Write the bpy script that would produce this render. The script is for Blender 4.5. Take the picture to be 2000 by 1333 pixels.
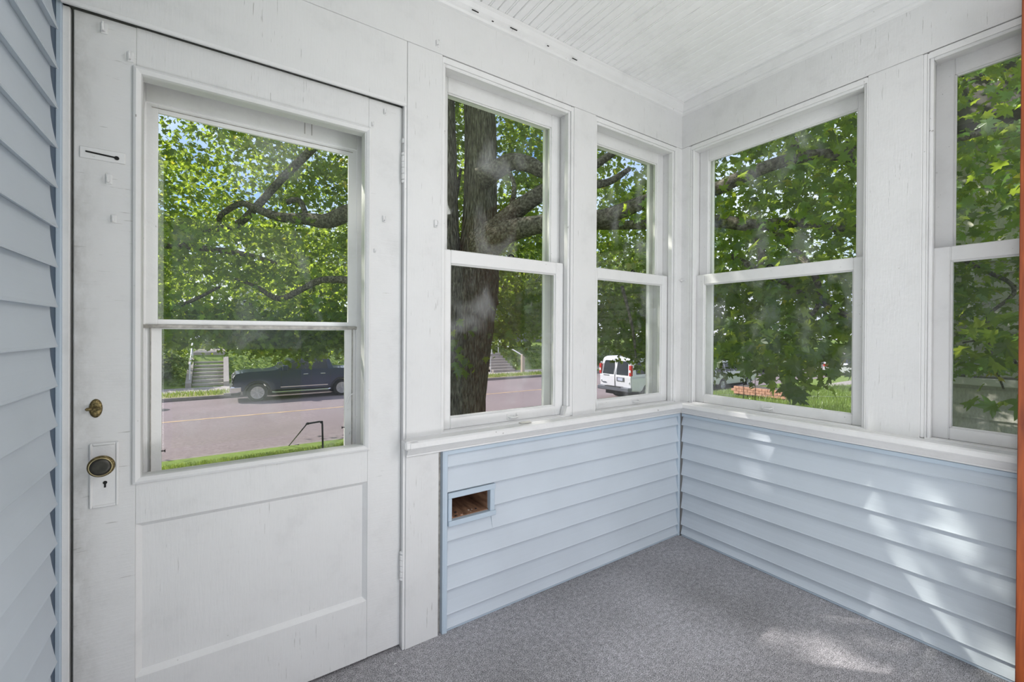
import bpy, bmesh, math, random
import numpy as np
from mathutils import Vector, Matrix
random.seed(7); rng = np.random.default_rng(11)
PI = math.pi; R = math.radians
for o in list(bpy.data.objects): bpy.data.objects.remove(o)
scn = bpy.context.scene; C = scn.collection

# ------------------------------------------------------------------ camera
F, YAW, PIT, ROL, CX, CY, H = 842.418, .5882, -.0038, .0056, 994.45, 652.11, 1.18
fwd = Vector((math.sin(YAW)*math.cos(PIT), math.cos(YAW)*math.cos(PIT), math.sin(PIT)))
r0 = Vector((math.cos(YAW), -math.sin(YAW), 0)); u0 = r0.cross(fwd)
rt = r0*math.cos(ROL) + u0*math.sin(ROL); up = -r0*math.sin(ROL) + u0*math.cos(ROL)
cam = bpy.data.cameras.new('camera'); camo = bpy.data.objects.new('camera', cam); C.objects.link(camo)
cam.sensor_width = 36; cam.lens = F*36/2000
cam.shift_x = (1000-CX)/2000; cam.shift_y = (CY-666.5)/2000; cam.clip_start = .02; cam.clip_end = 400
m = Matrix((rt, up, -fwd)).transposed().to_4x4(); m.translation = (0, 0, H); camo.matrix_world = m
scn.camera = camo
# ------------------------------------------------------------------ world, sun, lights, exposure
scn.view_settings.view_transform = 'Standard'; scn.view_settings.look = 'None'
scn.view_settings.gamma = 1; scn.view_settings.use_curve_mapping = False; scn.view_settings.exposure = 0.0
w = bpy.data.worlds.new('sky'); scn.world = w; w.use_nodes = True; nt = w.node_tree; nt.nodes.clear()
tc = nt.nodes.new('ShaderNodeTexCoord'); sp = nt.nodes.new('ShaderNodeSeparateXYZ'); cr = nt.nodes.new('ShaderNodeValToRGB')
bg = nt.nodes.new('ShaderNodeBackground'); ou = nt.nodes.new('ShaderNodeOutputWorld')
cn = nt.nodes.new('ShaderNodeTexNoise'); cn.inputs['Scale'].default_value = 2.6; cn.inputs['Detail'].default_value = 6
cc = nt.nodes.new('ShaderNodeValToRGB'); cc.color_ramp.elements[0].position = .36; cc.color_ramp.elements[1].position = .60
mx = nt.nodes.new('ShaderNodeMix'); mx.data_type = 'RGBA'
cr.color_ramp.elements[0].position = 0.0; cr.color_ramp.elements[0].color = (.80, .88, 1.0, 1)
cr.color_ramp.elements[1].position = .55; cr.color_ramp.elements[1].color = (.13, .32, .86, 1)
e = cr.color_ramp.elements.new(.18); e.color = (.36, .58, .98, 1)
mx.inputs[7].default_value = (1.1, 1.12, 1.15, 1)
L = nt.links
L.new(tc.outputs['Generated'], sp.inputs[0]); L.new(sp.outputs['Z'], cr.inputs[0]); L.new(tc.outputs['Generated'], cn.inputs['Vector'])
L.new(cn.outputs['Fac'], cc.inputs[0]); L.new(cc.outputs[0], mx.inputs[0]); L.new(cr.outputs[0], mx.inputs[6])
L.new(mx.outputs[2], bg.inputs[0]); L.new(bg.outputs[0], ou.inputs[0]); bg.inputs[1].default_value = 1.25
sun = bpy.data.lights.new('sun', 'SUN'); sun.energy = 8.0; sun.angle = R(.6); sun.color = (1, .95, .86)
suno = bpy.data.objects.new('sun', sun); C.objects.link(suno)
sd = Vector((-.70, .71, .87)).normalized()
suno.rotation_euler = sd.to_track_quat('Z', 'Y').to_euler()
def area(name, loc, tgt, sx, sy, energy, col=(1, 1, 1)):
    l = bpy.data.lights.new(name, 'AREA'); l.shape = 'RECTANGLE'; l.size = sx; l.size_y = sy; l.energy = energy; l.color = col
    o = bpy.data.objects.new(name, l); C.objects.link(o); o.location = loc
    o.rotation_euler = (Vector(loc)-Vector(tgt)).to_track_quat('Z', 'Y').to_euler(); return o
area('back_fill_light', (1.4, -.77, 1.25), (.9, 1.5, 1.05), .66, 2.2, 22)  # fill light added before the back wall to brighten the door side
area('overhead_fill_light', (1.4, -.45, 2.45), (.3, .6, .7), .62, .55, 12.5)  # unseen fill light added under the ceiling, lights the porch from above
area('left_fill_light', (-.325, -.10, 1.2), (1.6, -.10, 1.2), .4, 2.2, 11.5)  # fill light added on the left wall to brighten right wall and reveals
area('floor_fill_light', (.9, -.12, .05), (.95, .55, 2.5), 2.2, .5, 17.5)  # low fill light added behind the camera to lift the ceiling

# ------------------------------------------------------------------ materials
MATS = {}
def mat(name): 
    m_ = bpy.data.materials.new(name); m_.use_nodes = True; MATS[name] = m_
    return m_, m_.node_tree, m_.node_tree.nodes['Principled BSDF']
def N(nt, t, **kw):
    n = nt.nodes.new(t)
    for k, v in kw.items():
        if k in n.inputs.keys(): n.inputs[k].default_value = v
        else: setattr(n, k, v)
    return n
def ramp(nt, src, stops):
    r_ = nt.nodes.new('ShaderNodeValToRGB'); el = r_.color_ramp.elements
    while len(el) < len(stops): el.new(.5)
    for e_, (p, c) in zip(el, stops): e_.position = p; e_.color = (*c, 1) if len(c) == 3 else c
    nt.links.new(src, r_.inputs[0]); return r_
def coords(nt, scale=(1, 1, 1), rot=(0, 0, 0)):
    t = nt.nodes.new('ShaderNodeTexCoord'); mp = nt.nodes.new('ShaderNodeMapping')
    mp.inputs['Scale'].default_value = scale; mp.inputs['Rotation'].default_value = rot
    nt.links.new(t.outputs['Object'], mp.inputs[0]); return mp.outputs[0]
def bump(nt, b, src, s, d=.002):
    n = nt.nodes.new('ShaderNodeBump'); n.inputs['Strength'].default_value = s; n.inputs['Distance'].default_value = d
    nt.links.new(src, n.inputs['Height']); nt.links.new(n.outputs[0], b.inputs['Normal']); return n
def mixc(nt, fac, a, b):
    n = nt.nodes.new('ShaderNodeMix'); n.data_type = 'RGBA'
    for i, v in ((0, fac), (6, a), (7, b)):
        if isinstance(v, (int, float)): n.inputs[i].default_value = v
        elif isinstance(v, tuple): n.inputs[i].default_value = (*v, 1)
        else: nt.links.new(v, n.inputs[i])
    return n.outputs[2]
def simple(name, col, rough=.5, metal=0, spec=.5, noise=0, nscale=20, bmp=0):
    m_, t, b = mat(name); b.inputs['Base Color'].default_value = (*col, 1); b.inputs['Roughness'].default_value = rough
    b.inputs['Metallic'].default_value = metal; b.inputs['Specular IOR Level'].default_value = spec
    if noise or bmp:
        n = N(t, 'ShaderNodeTexNoise', Scale=nscale, Detail=5); t.links.new(coords(t), n.inputs['Vector'])
        if noise:
            r_ = ramp(t, n.outputs['Fac'], [(.3, tuple(c*(1-noise) for c in col)), (.7, tuple(min(1, c*(1+noise)) for c in col))])
            t.links.new(r_.outputs[0], b.inputs['Base Color'])
        if bmp: bump(t, b, n.outputs['Fac'], bmp, .004)
    return m_
def paint(name, col, scale_fine, scale_crack, crack=.5, rough=.42, thr=.69, pits=.5):
    m_, t, b = mat(name); b.inputs['Roughness'].default_value = rough; b.inputs['Specular IOR Level'].default_value = .35
    big = N(t, 'ShaderNodeTexNoise', Scale=7.0, Detail=7, Roughness=.65); t.links.new(coords(t), big.inputs['Vector'])
    base = ramp(t, big.outputs['Fac'], [(.28, tuple(c*.89 for c in col)), (.46, tuple(c*.97 for c in col)), (.7, col)]).outputs[0]
    ck = N(t, 'ShaderNodeTexNoise', Scale=1.0, Detail=3, Roughness=.6); t.links.new(coords(t, scale_crack), ck.inputs['Vector'])
    msk = N(t, 'ShaderNodeTexNoise', Scale=3.5, Detail=3); t.links.new(coords(t), msk.inputs['Vector'])
    mm = N(t, 'ShaderNodeMath', operation='MULTIPLY'); cm = ramp(t, ck.outputs['Fac'], [(thr, (0, 0, 0)), (thr+.03, (1, 1, 1))])
    mk = ramp(t, msk.outputs['Fac'], [(.42, (0, 0, 0)), (.58, (1, 1, 1))])
    t.links.new(cm.outputs[0], mm.inputs[0]); t.links.new(mk.outputs[0], mm.inputs[1])
    vo = N(t, 'ShaderNodeTexVoronoi', Scale=11.0); t.links.new(coords(t), vo.inputs['Vector'])
    pt = ramp(t, vo.outputs['Distance'], [(.014, (pits,)*3), (.03, (0, 0, 0))])
    mxx = N(t, 'ShaderNodeMath', operation='MAXIMUM'); t.links.new(mm.outputs[0], mxx.inputs[0]); t.links.new(pt.outputs[0], mxx.inputs[1])
    m2 = N(t, 'ShaderNodeMath', operation='MULTIPLY'); m2.inputs[1].default_value = crack; t.links.new(mxx.outputs[0], m2.inputs[0])
    t.links.new(mixc(t, m2.outputs[0], base, (.22, .21, .19)), b.inputs['Base Color'])
    fine = N(t, 'ShaderNodeTexNoise', Scale=1.0, Detail=5, Roughness=.6); t.links.new(coords(t, scale_fine), fine.inputs['Vector'])
    sub = N(t, 'ShaderNodeMath', operation='SUBTRACT'); t.links.new(fine.outputs['Fac'], sub.inputs[0]); t.links.new(mxx.outputs[0], sub.inputs[1])
    lump = N(t, 'ShaderNodeTexNoise', Scale=38.0, Detail=3); t.links.new(coords(t), lump.inputs['Vector'])
    ad_ = N(t, 'ShaderNodeMath', operation='ADD'); t.links.new(sub.outputs[0], ad_.inputs[0]); t.links.new(lump.outputs['Fac'], ad_.inputs[1])
    bump(t, b, ad_.outputs[0], .42, .0019); return m_
WHITE = (.665, .665, .665)
paint('paint_vertical', WHITE, (170, 170, 16), (190, 190, 10), .5, thr=.675)
def grime(m_):
    t = m_.node_tree; b = t.nodes['Principled BSDF']; src = b.inputs['Base Color'].links[0].from_socket
    tc_ = t.nodes.new('ShaderNodeTexCoord'); sx_ = t.nodes.new('ShaderNodeSeparateXYZ'); t.links.new(tc_.outputs['Object'], sx_.inputs[0])
    mr = N(t, 'ShaderNodeMapRange'); mr.inputs['From Min'].default_value = -.262; mr.inputs['From Max'].default_value = -.325; t.links.new(sx_.outputs['X'], mr.inputs['Value'])
    nz = N(t, 'ShaderNodeTexNoise', Scale=9.0, Detail=8, Roughness=.75); t.links.new(coords(t, (1, 1, .5)), nz.inputs['Vector']); rr_ = ramp(t, nz.outputs['Fac'], [(.40, (0, 0, 0)), (.68, (.75, .75, .75))])
    mu = N(t, 'ShaderNodeMath', operation='MULTIPLY'); t.links.new(mr.outputs[0], mu.inputs[0]); t.links.new(rr_.outputs[0], mu.inputs[1])
    t.links.new(mixc(t, mu.outputs[0], src, (.30, .29, .27)), b.inputs['Base Color'])
paint('paint_horizontal', WHITE, (18, 18, 170), (11, 11, 210), .4, thr=.685)
paint('paint_stile', WHITE, (18, 18, 170), (11, 11, 210), .5, thr=.675); grime(MATS['paint_stile'])
paint('storm_white_lifted', (.90, .90, .90), (60, 60, 60), (45, 45, 45), .3, .36, thr=.72)  # trim white made lighter, standing in for light on the storm frames
paint('paint_trim', (.71, .71, .71), (60, 60, 60), (45, 45, 45), .6, .36, thr=.70)
paint('paint_ceiling', (.89, .89, .89), (160, 14, 160), (190, 5, 190), .6, .4, thr=.69)
def vinyl(name, col):
    m_, t, b = mat(name); b.inputs['Roughness'].default_value = .42; b.inputs['Specular IOR Level'].default_value = .4
    n = N(t, 'ShaderNodeTexNoise', Scale=1.0, Detail=4); t.links.new(coords(t, (9, 9, 260)), n.inputs['Vector'])
    n2 = N(t, 'ShaderNodeTexNoise', Scale=2.2, Detail=5); t.links.new(coords(t), n2.inputs['Vector'])
    r_ = ramp(t, n2.outputs['Fac'], [(.3, tuple(c*.93 for c in col)), (.7, tuple(c*1.04 for c in col))])
    t.links.new(r_.outputs[0], b.inputs['Base Color']); bump(t, b, n.outputs['Fac'], .18, .0012); return m_
vinyl('vinyl_blue', (.52, .575, .635)); vinyl('vinyl_blue_trim', (.45, .535, .62)); vinyl('vinyl_channel', (.05, .08, .125))
m_, t, b = mat('limb_bark'); b.inputs['Roughness'].default_value = .95; b.inputs['Specular IOR Level'].default_value = .1
n = N(t, 'ShaderNodeTexNoise', Scale=26.0, Detail=6, Roughness=.65); t.links.new(coords(t), n.inputs['Vector'])
t.links.new(ramp(t, n.outputs['Fac'], [(.34, (.04, .036, .03)), (.5, (.14, .125, .105)), (.68, (.32, .30, .26))]).outputs[0], b.inputs['Base Color']); bump(t, b, n.outputs['Fac'], .9, .02)
simple('brass_old', (.20, .155, .07), .42, .85, noise=.7, nscale=140, bmp=.8)
simple('knob_bronze', (.022, .020, .014), .35, 0, noise=.5, nscale=60); simple('knob_rim', (.42, .35, .20), .3, 1)
simple('black_metal', (.012, .012, .012), .4, .6); simple('dark_gap', (.01, .01, .01), .9)
simple('worn_plate', (.42, .40, .37), .5, .3, noise=.3, nscale=60)
simple('paper_plate', (.55, .54, .50), .6)
m_, t, b = mat('stained_wood'); n = N(t, 'ShaderNodeTexNoise', Scale=1.0, Detail=6, Distortion=.8); t.links.new(coords(t, (60, 60, 5)), n.inputs['Vector'])
t.links.new(ramp(t, n.outputs['Fac'], [(.25, (.13, .022, .005)), (.7, (.34, .078, .017))]).outputs[0], b.inputs['Base Color']); b.inputs['Roughness'].default_value = .3
m_, t, b = mat('plywood'); n = N(t, 'ShaderNodeTexNoise', Scale=1.0, Detail=6); t.links.new(coords(t, (50, 12, 50)), n.inputs['Vector'])
t.links.new(ramp(t, n.outputs['Fac'], [(.3, (.13, .065, .035)), (.7, (.36, .20, .12))]).outputs[0], b.inputs['Base Color']); b.inputs['Roughness'].default_value = .8
# carpet
m_, t, b = mat('carpet'); b.inputs['Roughness'].default_value = 1; b.inputs['Specular IOR Level'].default_value = .05
n1 = N(t, 'ShaderNodeTexNoise', Scale=300.0, Detail=4, Roughness=.8); t.links.new(coords(t), n1.inputs['Vector'])
n2 = N(t, 'ShaderNodeTexNoise', Scale=55.0, Detail=8, Roughness=.75); t.links.new(coords(t), n2.inputs['Vector'])
n3 = N(t, 'ShaderNodeTexNoise', Scale=1.5, Detail=4); t.links.new(coords(t), n3.inputs['Vector'])
a1 = ramp(t, n1.outputs['Fac'], [(.38, (.06, .06, .065)), (.62, (.93, .91, .94))]).outputs[0]
a2 = ramp(t, n2.outputs['Fac'], [(.35, (.62, .62, .62)), (.65, (1.15, 1.15, 1.15))]).outputs[0]
a3 = ramp(t, n3.outputs['Fac'], [(.35, (.78, .78, .78)), (.65, (1.15, 1.15, 1.17))]).outputs[0]
q1 = N(t, 'ShaderNodeMix', data_type='RGBA', blend_type='MULTIPLY'); q1.inputs[0].default_value = 1; t.links.new(a1, q1.inputs[6]); t.links.new(a2, q1.inputs[7])
q2 = N(t, 'ShaderNodeMix', data_type='RGBA', blend_type='MULTIPLY'); q2.inputs[0].default_value = 1; t.links.new(q1.outputs[2], q2.inputs[6]); t.links.new(a3, q2.inputs[7])
t.links.new(q2.outputs[2], b.inputs['Base Color']); bump(t, b, n1.outputs['Fac'], .9, .004)
# glass
def glass(name, haze=.05, tint=(1, 1, 1), smear=.35, refl=.02):
    m_ = bpy.data.materials.new(name); m_.use_nodes = True; MATS[name] = m_; t = m_.node_tree; t.nodes.clear()
    o_ = t.nodes.new('ShaderNodeOutputMaterial'); tr = N(t, 'ShaderNodeBsdfTransparent'); tr.inputs[0].default_value = (*tint, 1)
    gl = N(t, 'ShaderNodeBsdfGlossy', Roughness=.02); lw = N(t, 'ShaderNodeLayerWeight'); pw = N(t, 'ShaderNodeMath', operation='POWER'); pw.inputs[1].default_value = 5
    fr = N(t, 'ShaderNodeMath', operation='MULTIPLY_ADD'); fr.inputs[1].default_value = .9 if refl else 0; fr.inputs[2].default_value = refl; t.links.new(lw.outputs['Facing'], pw.inputs[0]); t.links.new(pw.outputs[0], fr.inputs[0]); df = N(t, 'ShaderNodeBsdfDiffuse'); df.inputs[0].default_value = (.85, .87, .9, 1)
    m1 = t.nodes.new('ShaderNodeMixShader'); m2 = t.nodes.new('ShaderNodeMixShader')
    nz = N(t, 'ShaderNodeTexNoise', Scale=5.5, Detail=5, Distortion=.6); t.links.new(coords(t, (1, 1, .7), (0, .5, .3)), nz.inputs['Vector'])
    rp = ramp(t, nz.outputs['Fac'], [(.54, (haze,)*3), (.78, (haze+smear,)*3)])
    t.links.new(fr.outputs[0], m1.inputs[0]); t.links.new(tr.outputs[0], m1.inputs[1]); t.links.new(gl.outputs[0], m1.inputs[2])
    t.links.new(rp.outputs[0], m2.inputs[0]); t.links.new(m1.outputs[0], m2.inputs[1]); t.links.new(df.outputs[0], m2.inputs[2])
    t.links.new(m2.outputs[0], o_.inputs[0]); return m_
glass('glass_pane', .002, (.975, .985, .975), .13); glass('fly_screen', .006, (.88, .87, .90), .02, 0); glass('car_glass', .0, (.10, .11, .12), .0)
# outdoors
def leafmat(name, dif, tra, k=.5):
    m_ = bpy.data.materials.new(name); m_.use_nodes = True; MATS[name] = m_; t = m_.node_tree; t.nodes.clear()
    o_ = t.nodes.new('ShaderNodeOutputMaterial'); d = t.nodes.new('ShaderNodeBsdfDiffuse'); tr = t.nodes.new('ShaderNodeBsdfTranslucent')
    g = N(t, 'ShaderNodeBsdfGlossy', Roughness=.35); g.inputs[0].default_value = (.8, .85, .8, 1)
    m1 = t.nodes.new('ShaderNodeMixShader'); m1.inputs[0].default_value = k; m2 = t.nodes.new('ShaderNodeMixShader'); m2.inputs[0].default_value = .045
    at_ = N(t, 'ShaderNodeAttribute', attribute_name='tint')
    t.links.new(ramp(t, at_.outputs['Fac'], [(0, tuple(c*.55 for c in dif)), (.96, tuple(c*1.3 for c in dif)), (1, (dif[0]*2.2, dif[1]*1.4, dif[2]))]).outputs[0], d.inputs[0])
    t.links.new(ramp(t, at_.outputs['Fac'], [(0, tuple(c*.6 for c in tra)), (.96, tuple(c*1.15 for c in tra)), (1, (min(1, tra[0]*1.5), tra[1], tra[2]))]).outputs[0], tr.inputs[0])
    t.links.new(d.outputs[0], m1.inputs[1]); t.links.new(tr.outputs[0], m1.inputs[2]); t.links.new(m1.outputs[0], m2.inputs[1]); t.links.new(g.outputs[0], m2.inputs[2])
    t.links.new(m2.outputs[0], o_.inputs[0]); return m_
leafmat('maple_leaf', (.070, .155, .034), (.56, .72, .07), .54)
leafmat('far_leaf', (.13, .19, .07), (.34, .42, .10), .45)
leafmat('shrub_leaf', (.12, .20, .06), (.34, .45, .10), .4)
leafmat('grass_blade', (.20, .30, .07), (.50, .62, .12), .4)
m_, t, b = mat('bark'); b.inputs['Roughness'].default_value = .95; b.inputs['Specular IOR Level'].default_value = .1
n = N(t, 'ShaderNodeTexNoise', Scale=1.0, Detail=7, Roughness=.65, Distortion=.5); t.links.new(coords(t, (48, 48, 6)), n.inputs['Vector'])
n2 = N(t, 'ShaderNodeTexVoronoi', Scale=1.0); t.links.new(coords(t, (30, 30, 4)), n2.inputs['Vector'])
t.links.new(ramp(t, n.outputs['Fac'], [(.34, (.045, .04, .03)), (.5, (.19, .17, .135)), (.66, (.46, .43, .37))]).outputs[0], b.inputs['Base Color'])
ad = N(t, 'ShaderNodeMath', operation='ADD'); t.links.new(n.outputs['Fac'], ad.inputs[0]); t.links.new(n2.outputs['Distance'], ad.inputs[1]); bump(t, b, ad.outputs[0], 1.0, .05)
def ground(name, c0, c1, sc, bmp=.3, rough=.95, sc2=.4):
    m_, t, b = mat(name); b.inputs['Roughness'].default_value = rough; b.inputs['Specular IOR Level'].default_value = .1
    n = N(t, 'ShaderNodeTexNoise', Scale=sc, Detail=8, Roughness=.7); t.links.new(coords(t), n.inputs['Vector'])
    k = N(t, 'ShaderNodeTexNoise', Scale=sc2, Detail=4); t.links.new(coords(t), k.inputs['Vector'])
    a = ramp(t, n.outputs['Fac'], [(.3, c0), (.7, c1)]).outputs[0]
    t.links.new(mixc(t, ramp(t, k.outputs['Fac'], [(.35, (0, 0, 0)), (.65, (.45,)*3)]).outputs[0], a, tuple((x+y)*.36 for x, y in zip(c0, c1))), b.inputs['Base Color'])
    bump(t, b, n.outputs['Fac'], bmp, .02); return m_
ground('asphalt', (.20, .165, .165), (.33, .28, .28), 12); ground('grass_ground', (.10, .17, .035), (.26, .34, .09), 9)
ground('concrete', (.34, .31, .28), (.50, .46, .42), 14); ground('dry_grass', (.24, .24, .11), (.46, .42, .24), 7); ground('curb', (.20, .18, .165), (.30, .27, .25), 10)
simple('road_yellow', (.52, .36, .19), .8, noise=.3, nscale=3); simple('brick_box', (.50, .27, .19), .9, noise=.3, nscale=9)
simple('pipe_black', (.012, .011, .012), .45, .3); simple('rail_white', (.72, .72, .74), .5); simple('wood_post', (.42, .34, .27), .8, noise=.2, nscale=20)
simple('house_gray', (.40, .42, .43), .8, noise=.08, nscale=3); simple('house_white', (.74, .72, .70), .8, noise=.05, nscale=3); simple('house_tan', (.52, .42, .34), .8, noise=.1, nscale=4)
simple('roof_dark', (.09, .085, .085), .9, noise=.3, nscale=8); simple('window_dark', (.03, .035, .045), .12); simple('curtain', (.62, .56, .57), .9, noise=.1, nscale=14)
m_, t, b = mat('shingle'); b.inputs['Roughness'].default_value = .9
n = N(t, 'ShaderNodeTexNoise', Scale=1.0, Detail=6, Roughness=.8); t.links.new(coords(t, (60, 60, 14)), n.inputs['Vector'])
t.links.new(ramp(t, n.outputs['Fac'], [(.3, (.42, .42, .36)), (.7, (.70, .68, .60))]).outputs[0], b.inputs['Base Color']); bump(t, b, n.outputs['Fac'], .5, .006)
def carpaint(name, col):
    m_, t, b = mat(name); b.inputs['Base Color'].default_value = (*col, 1); b.inputs['Roughness'].default_value = .3
    b.inputs['Coat Weight'].default_value = .8; b.inputs['Coat Roughness'].default_value = .06
carpaint('paint_navy', (.018, .028, .075)); carpaint('paint_white_van', (.72, .73, .78)); carpaint('paint_silver', (.60, .61, .63)); carpaint('paint_red', (.45, .04, .03))
simple('chrome', (.75, .76, .78), .15, 1); simple('tyre', (.018, .018, .018), .8); simple('alloy', (.62, .63, .65), .3, .8)
simple('black_plastic', (.02, .02, .022), .6); simple('lamp_red', (.55, .03, .03), .25); simple('lamp_clear', (.75, .75, .72), .2); simple('license', (.45, .48, .60), .5); simple('bumper_gray', (.10, .11, .13), .5)

# ------------------------------------------------------------------ mesh helpers
class MB:
    def __init__(s): s.bm = bmesh.new()
    def box(s, x0, x1, y0, y1, z0, z1, bev=0, rot=None, piv=None):
        vs = [s.bm.verts.new((x, y, z)) for x in (x0, x1) for y in (y0, y1) for z in (z0, z1)]
        fs = [s.bm.faces.new([vs[i] for i in q]) for q in ((0, 1, 3, 2), (4, 6, 7, 5), (0, 4, 5, 1), (2, 3, 7, 6), (0, 2, 6, 4), (1, 5, 7, 3))]
        if bev:
            ed = list({e_ for f_ in fs for e_ in f_.edges}); r_ = bmesh.ops.bevel(s.bm, geom=ed, offset=bev, segments=1, affect='EDGES')
            vs = list({v for f_ in r_['faces'] for v in f_.verts})
        if rot is not None:
            for v in vs: v.co = rot @ (v.co-Vector(piv)) + Vector(piv)
        return s
    def prism(s, prof, a, b, fn, cap=True):     # prof: 2-D points, fn(p, q, t) -> xyz
        A = [s.bm.verts.new(fn(p, q, a)) for p, q in prof]; B = [s.bm.verts.new(fn(p, q, b)) for p, q in prof]; n = len(prof)
        for i in range(n): s.bm.faces.new((A[i], A[(i+1) % n], B[(i+1) % n], B[i]))
        if cap: s.bm.faces.new(A[::-1]); s.bm.faces.new(B)
        return s
    def tube(s, pts, rad, n=10, cap=True):
        pts = [Vector(p) for p in pts]; rs = rad if isinstance(rad, (list, tuple)) else [rad]*len(pts)
        rings = []; prev = None
        for i, p in enumerate(pts):
            d = (pts[min(i+1, len(pts)-1)]-pts[max(i-1, 0)]).normalized()
            a = (Vector((0, 0, 1)) if abs(d.z) < .9 else Vector((1, 0, 0))) if prev is None else prev
            a = (a - d*a.dot(d)).normalized(); prev = a; c = d.cross(a)
            rings.append([s.bm.verts.new(p + a*math.cos(2*PI*k/n)*rs[i] + c*math.sin(2*PI*k/n)*rs[i]) for k in range(n)])
        for i in range(len(rings)-1):
            for k in range(n): s.bm.faces.new((rings[i][k], rings[i][(k+1) % n], rings[i+1][(k+1) % n], rings[i+1][k]))
        if cap: s.bm.faces.new(rings[0][::-1]); s.bm.faces.new(rings[-1])
        return s
    def lathe(s, prof, M, n=24, sx=1, sy=1):      # prof (r,h) along local z of matrix M
        rings = []
        for r_, h in prof:
            rings.append([s.bm.verts.new(M @ Vector((r_*sx*math.cos(2*PI*k/n), r_*sy*math.sin(2*PI*k/n), h))) for k in range(n)])
        for i in range(len(rings)-1):
            for k in range(n): s.bm.faces.new((rings[i][k], rings[i][(k+1) % n], rings[i+1][(k+1) % n], rings[i+1][k]))
        s.bm.faces.new(rings[0][::-1]); s.bm.faces.new(rings[-1]); return s
    def build(s, name, material, parent=None, smooth=False, loc=None):
        bmesh.ops.recalc_face_normals(s.bm, faces=s.bm.faces[:])
        me = bpy.data.meshes.new(name); s.bm.to_mesh(me); s.bm.free()
        o = bpy.data.objects.new(name, me); C.objects.link(o)
        if material: me.materials.append(MATS[material])
        if smooth: me.shade_smooth()
        if parent is not None:
            o.parent = parent; wl = WL.get(parent.name, Vector((0, 0, 0))); o.location = -wl
            WL[o.name] = Vector((0, 0, 0))
        elif loc is not None:
            v = Vector(loc)
            me.transform(Matrix.Translation(-v)); o.location = v; WL[o.name] = v
        return o
WL = {}
def tag(o, label=None, cat=None, group=None, kind=None):
    for k, v in (('label', label), ('category', cat), ('group', group), ('kind', kind)):
        if v: o[k] = v
    return o
def empty(name, loc, label=None, cat=None, group=None, kind=None, rz=0):
    o = bpy.data.objects.new(name, None); C.objects.link(o); o.location = loc; o.rotation_euler.z = rz; WL[o.name] = Vector(loc)
    o.empty_display_size = .1
    return tag(o, label, cat, group, kind)
def at(px, py, D):
    return Vector((0, 0, H)) + fwd*D + rt*((px-CX)/F*D) + up*((CY-py)/F*D)
def dup(o, parent=None, loc=None):
    c = o.copy(); C.objects.link(c)
    if parent is not None: c.parent = parent
    if loc is not None: c.location = loc
    for ch in [x for x in bpy.data.objects if x.parent == o]: dup(ch, c)
    return c
fx = lambda p, q, t: (t, p, q)      # profile (y,z) extruded in x
fy = lambda p, q, t: (p, t, q)      # profile (x,z) extruded in y
fz = lambda p, q, t: (p, q, t)      # profile (x,y) extruded in z

# ------------------------------------------------------------------ room dimensions
YF, X1 = 1.534, 2.223           # front and right casing planes
ZC, ZF, ZD = 2.497, 2.2502, 2.0147
XL = -.352; YB = -.80; YO = 1.72; XO = X1+.19
SILL = .785
# floor
fl = MB().box(XL-.1, X1+.06, YB-.4, YF+.10, -.05, 0).build('floor', 'carpet'); tag(fl, 'grey flecked low-pile carpet covering the porch floor', kind='structure')
MB().box(XL-.3, XO, YB-.4, YO, -.30, -.05).build('floor_deck', 'concrete', fl)
# ceiling
ceil = empty('ceiling', (0, 0, ZC), 'white painted beadboard ceiling', kind='structure')
pit = .079; x = 1.016 - pit*17
while x < X1+.02:
    w_ = pit-.0015; c_ = x+w_/2
    prof = [(x, ZC+.02), (x, ZC+.004), (x+.003, ZC), (c_-.006, ZC), (c_-.004, ZC+.0035), (c_-.0025, ZC), (c_+.0025, ZC), (c_+.004, ZC+.0035), (c_+.006, ZC), (x+w_-.003, ZC), (x+w_, ZC+.004), (x+w_, ZC+.02)]
    prof = [(a, z+random.uniform(0, .0008)) for a, z in prof]
    MB().prism(prof, YB-.3, YF+.03, fy).build('ceiling_board', 'paint_ceiling', ceil); x += pit
MB().box(XL-.1, X1+.05, YB-.3, YF+.05, ZC+.024, ZC+.04).build('ceiling_backing', 'dark_gap', ceil)
roof = tag(MB().box(XL-.9, XO+.18, YB-.5, YO+.18, ZC+.06, ZC+.2).build('roof', 'roof_dark'), 'porch roof', kind='structure')

def siding_prof(zb, zt, base, sgn, curve=True, out=.021):
    P = [(base, zt), (base+sgn*.003, zt)]
    for k in (.25, .5, .75, .92): P.append((base+sgn*(.003+(out-.003)*k**1.7), zt+(zb-zt)*k))
    P += [(base+sgn*out, zb+.003), (base+sgn*(out-.0015), zb+.0005), (base+sgn*(out-.006), zb+.003), (base+sgn*.001, zb+.007), (base, zb+.007)]
    return P
# ------------------------------------------------------------------ wall_front
wf = empty('wall_front', (0, 1.6, 0), 'white boarded front wall of the porch with blue siding below the sill', kind='structure')
def B(x0, x1, y0, y1, z0, z1, name, m_, par, bev=.002): return MB().box(x0, x1, y0, y1, z0, z1, bev).build(name, m_, par)
W1 = (.709, 1.372); W2 = (1.532, 2.162); WT = 2.238
T = .022
B(XL-.2, X1+.02, YF, YF+T, ZF, ZC, 'frieze_board', 'paint_vertical', wf)
B(XL-.01, .5665, YF, YF+T, ZD, ZF-.001, 'header_board', 'paint_vertical', wf)
B(.5675, W1[0], YF, YF+T, SILL-.02, ZF-.001, 'casing_board', 'paint_vertical', wf)
B(.5675, .700, YF, YF+T, 0, SILL-.07, 'casing_board', 'paint_vertical', wf)
B(.700, .7005, YF+.005, YF+T+.02, 0, SILL-.07, 'casing_edge', 'paint_trim', wf, 0)
B(W1[1]+.016, W2[0], YF, YF+T, SILL-.005, ZF-.001, 'casing_board', 'paint_vertical', wf)
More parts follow.
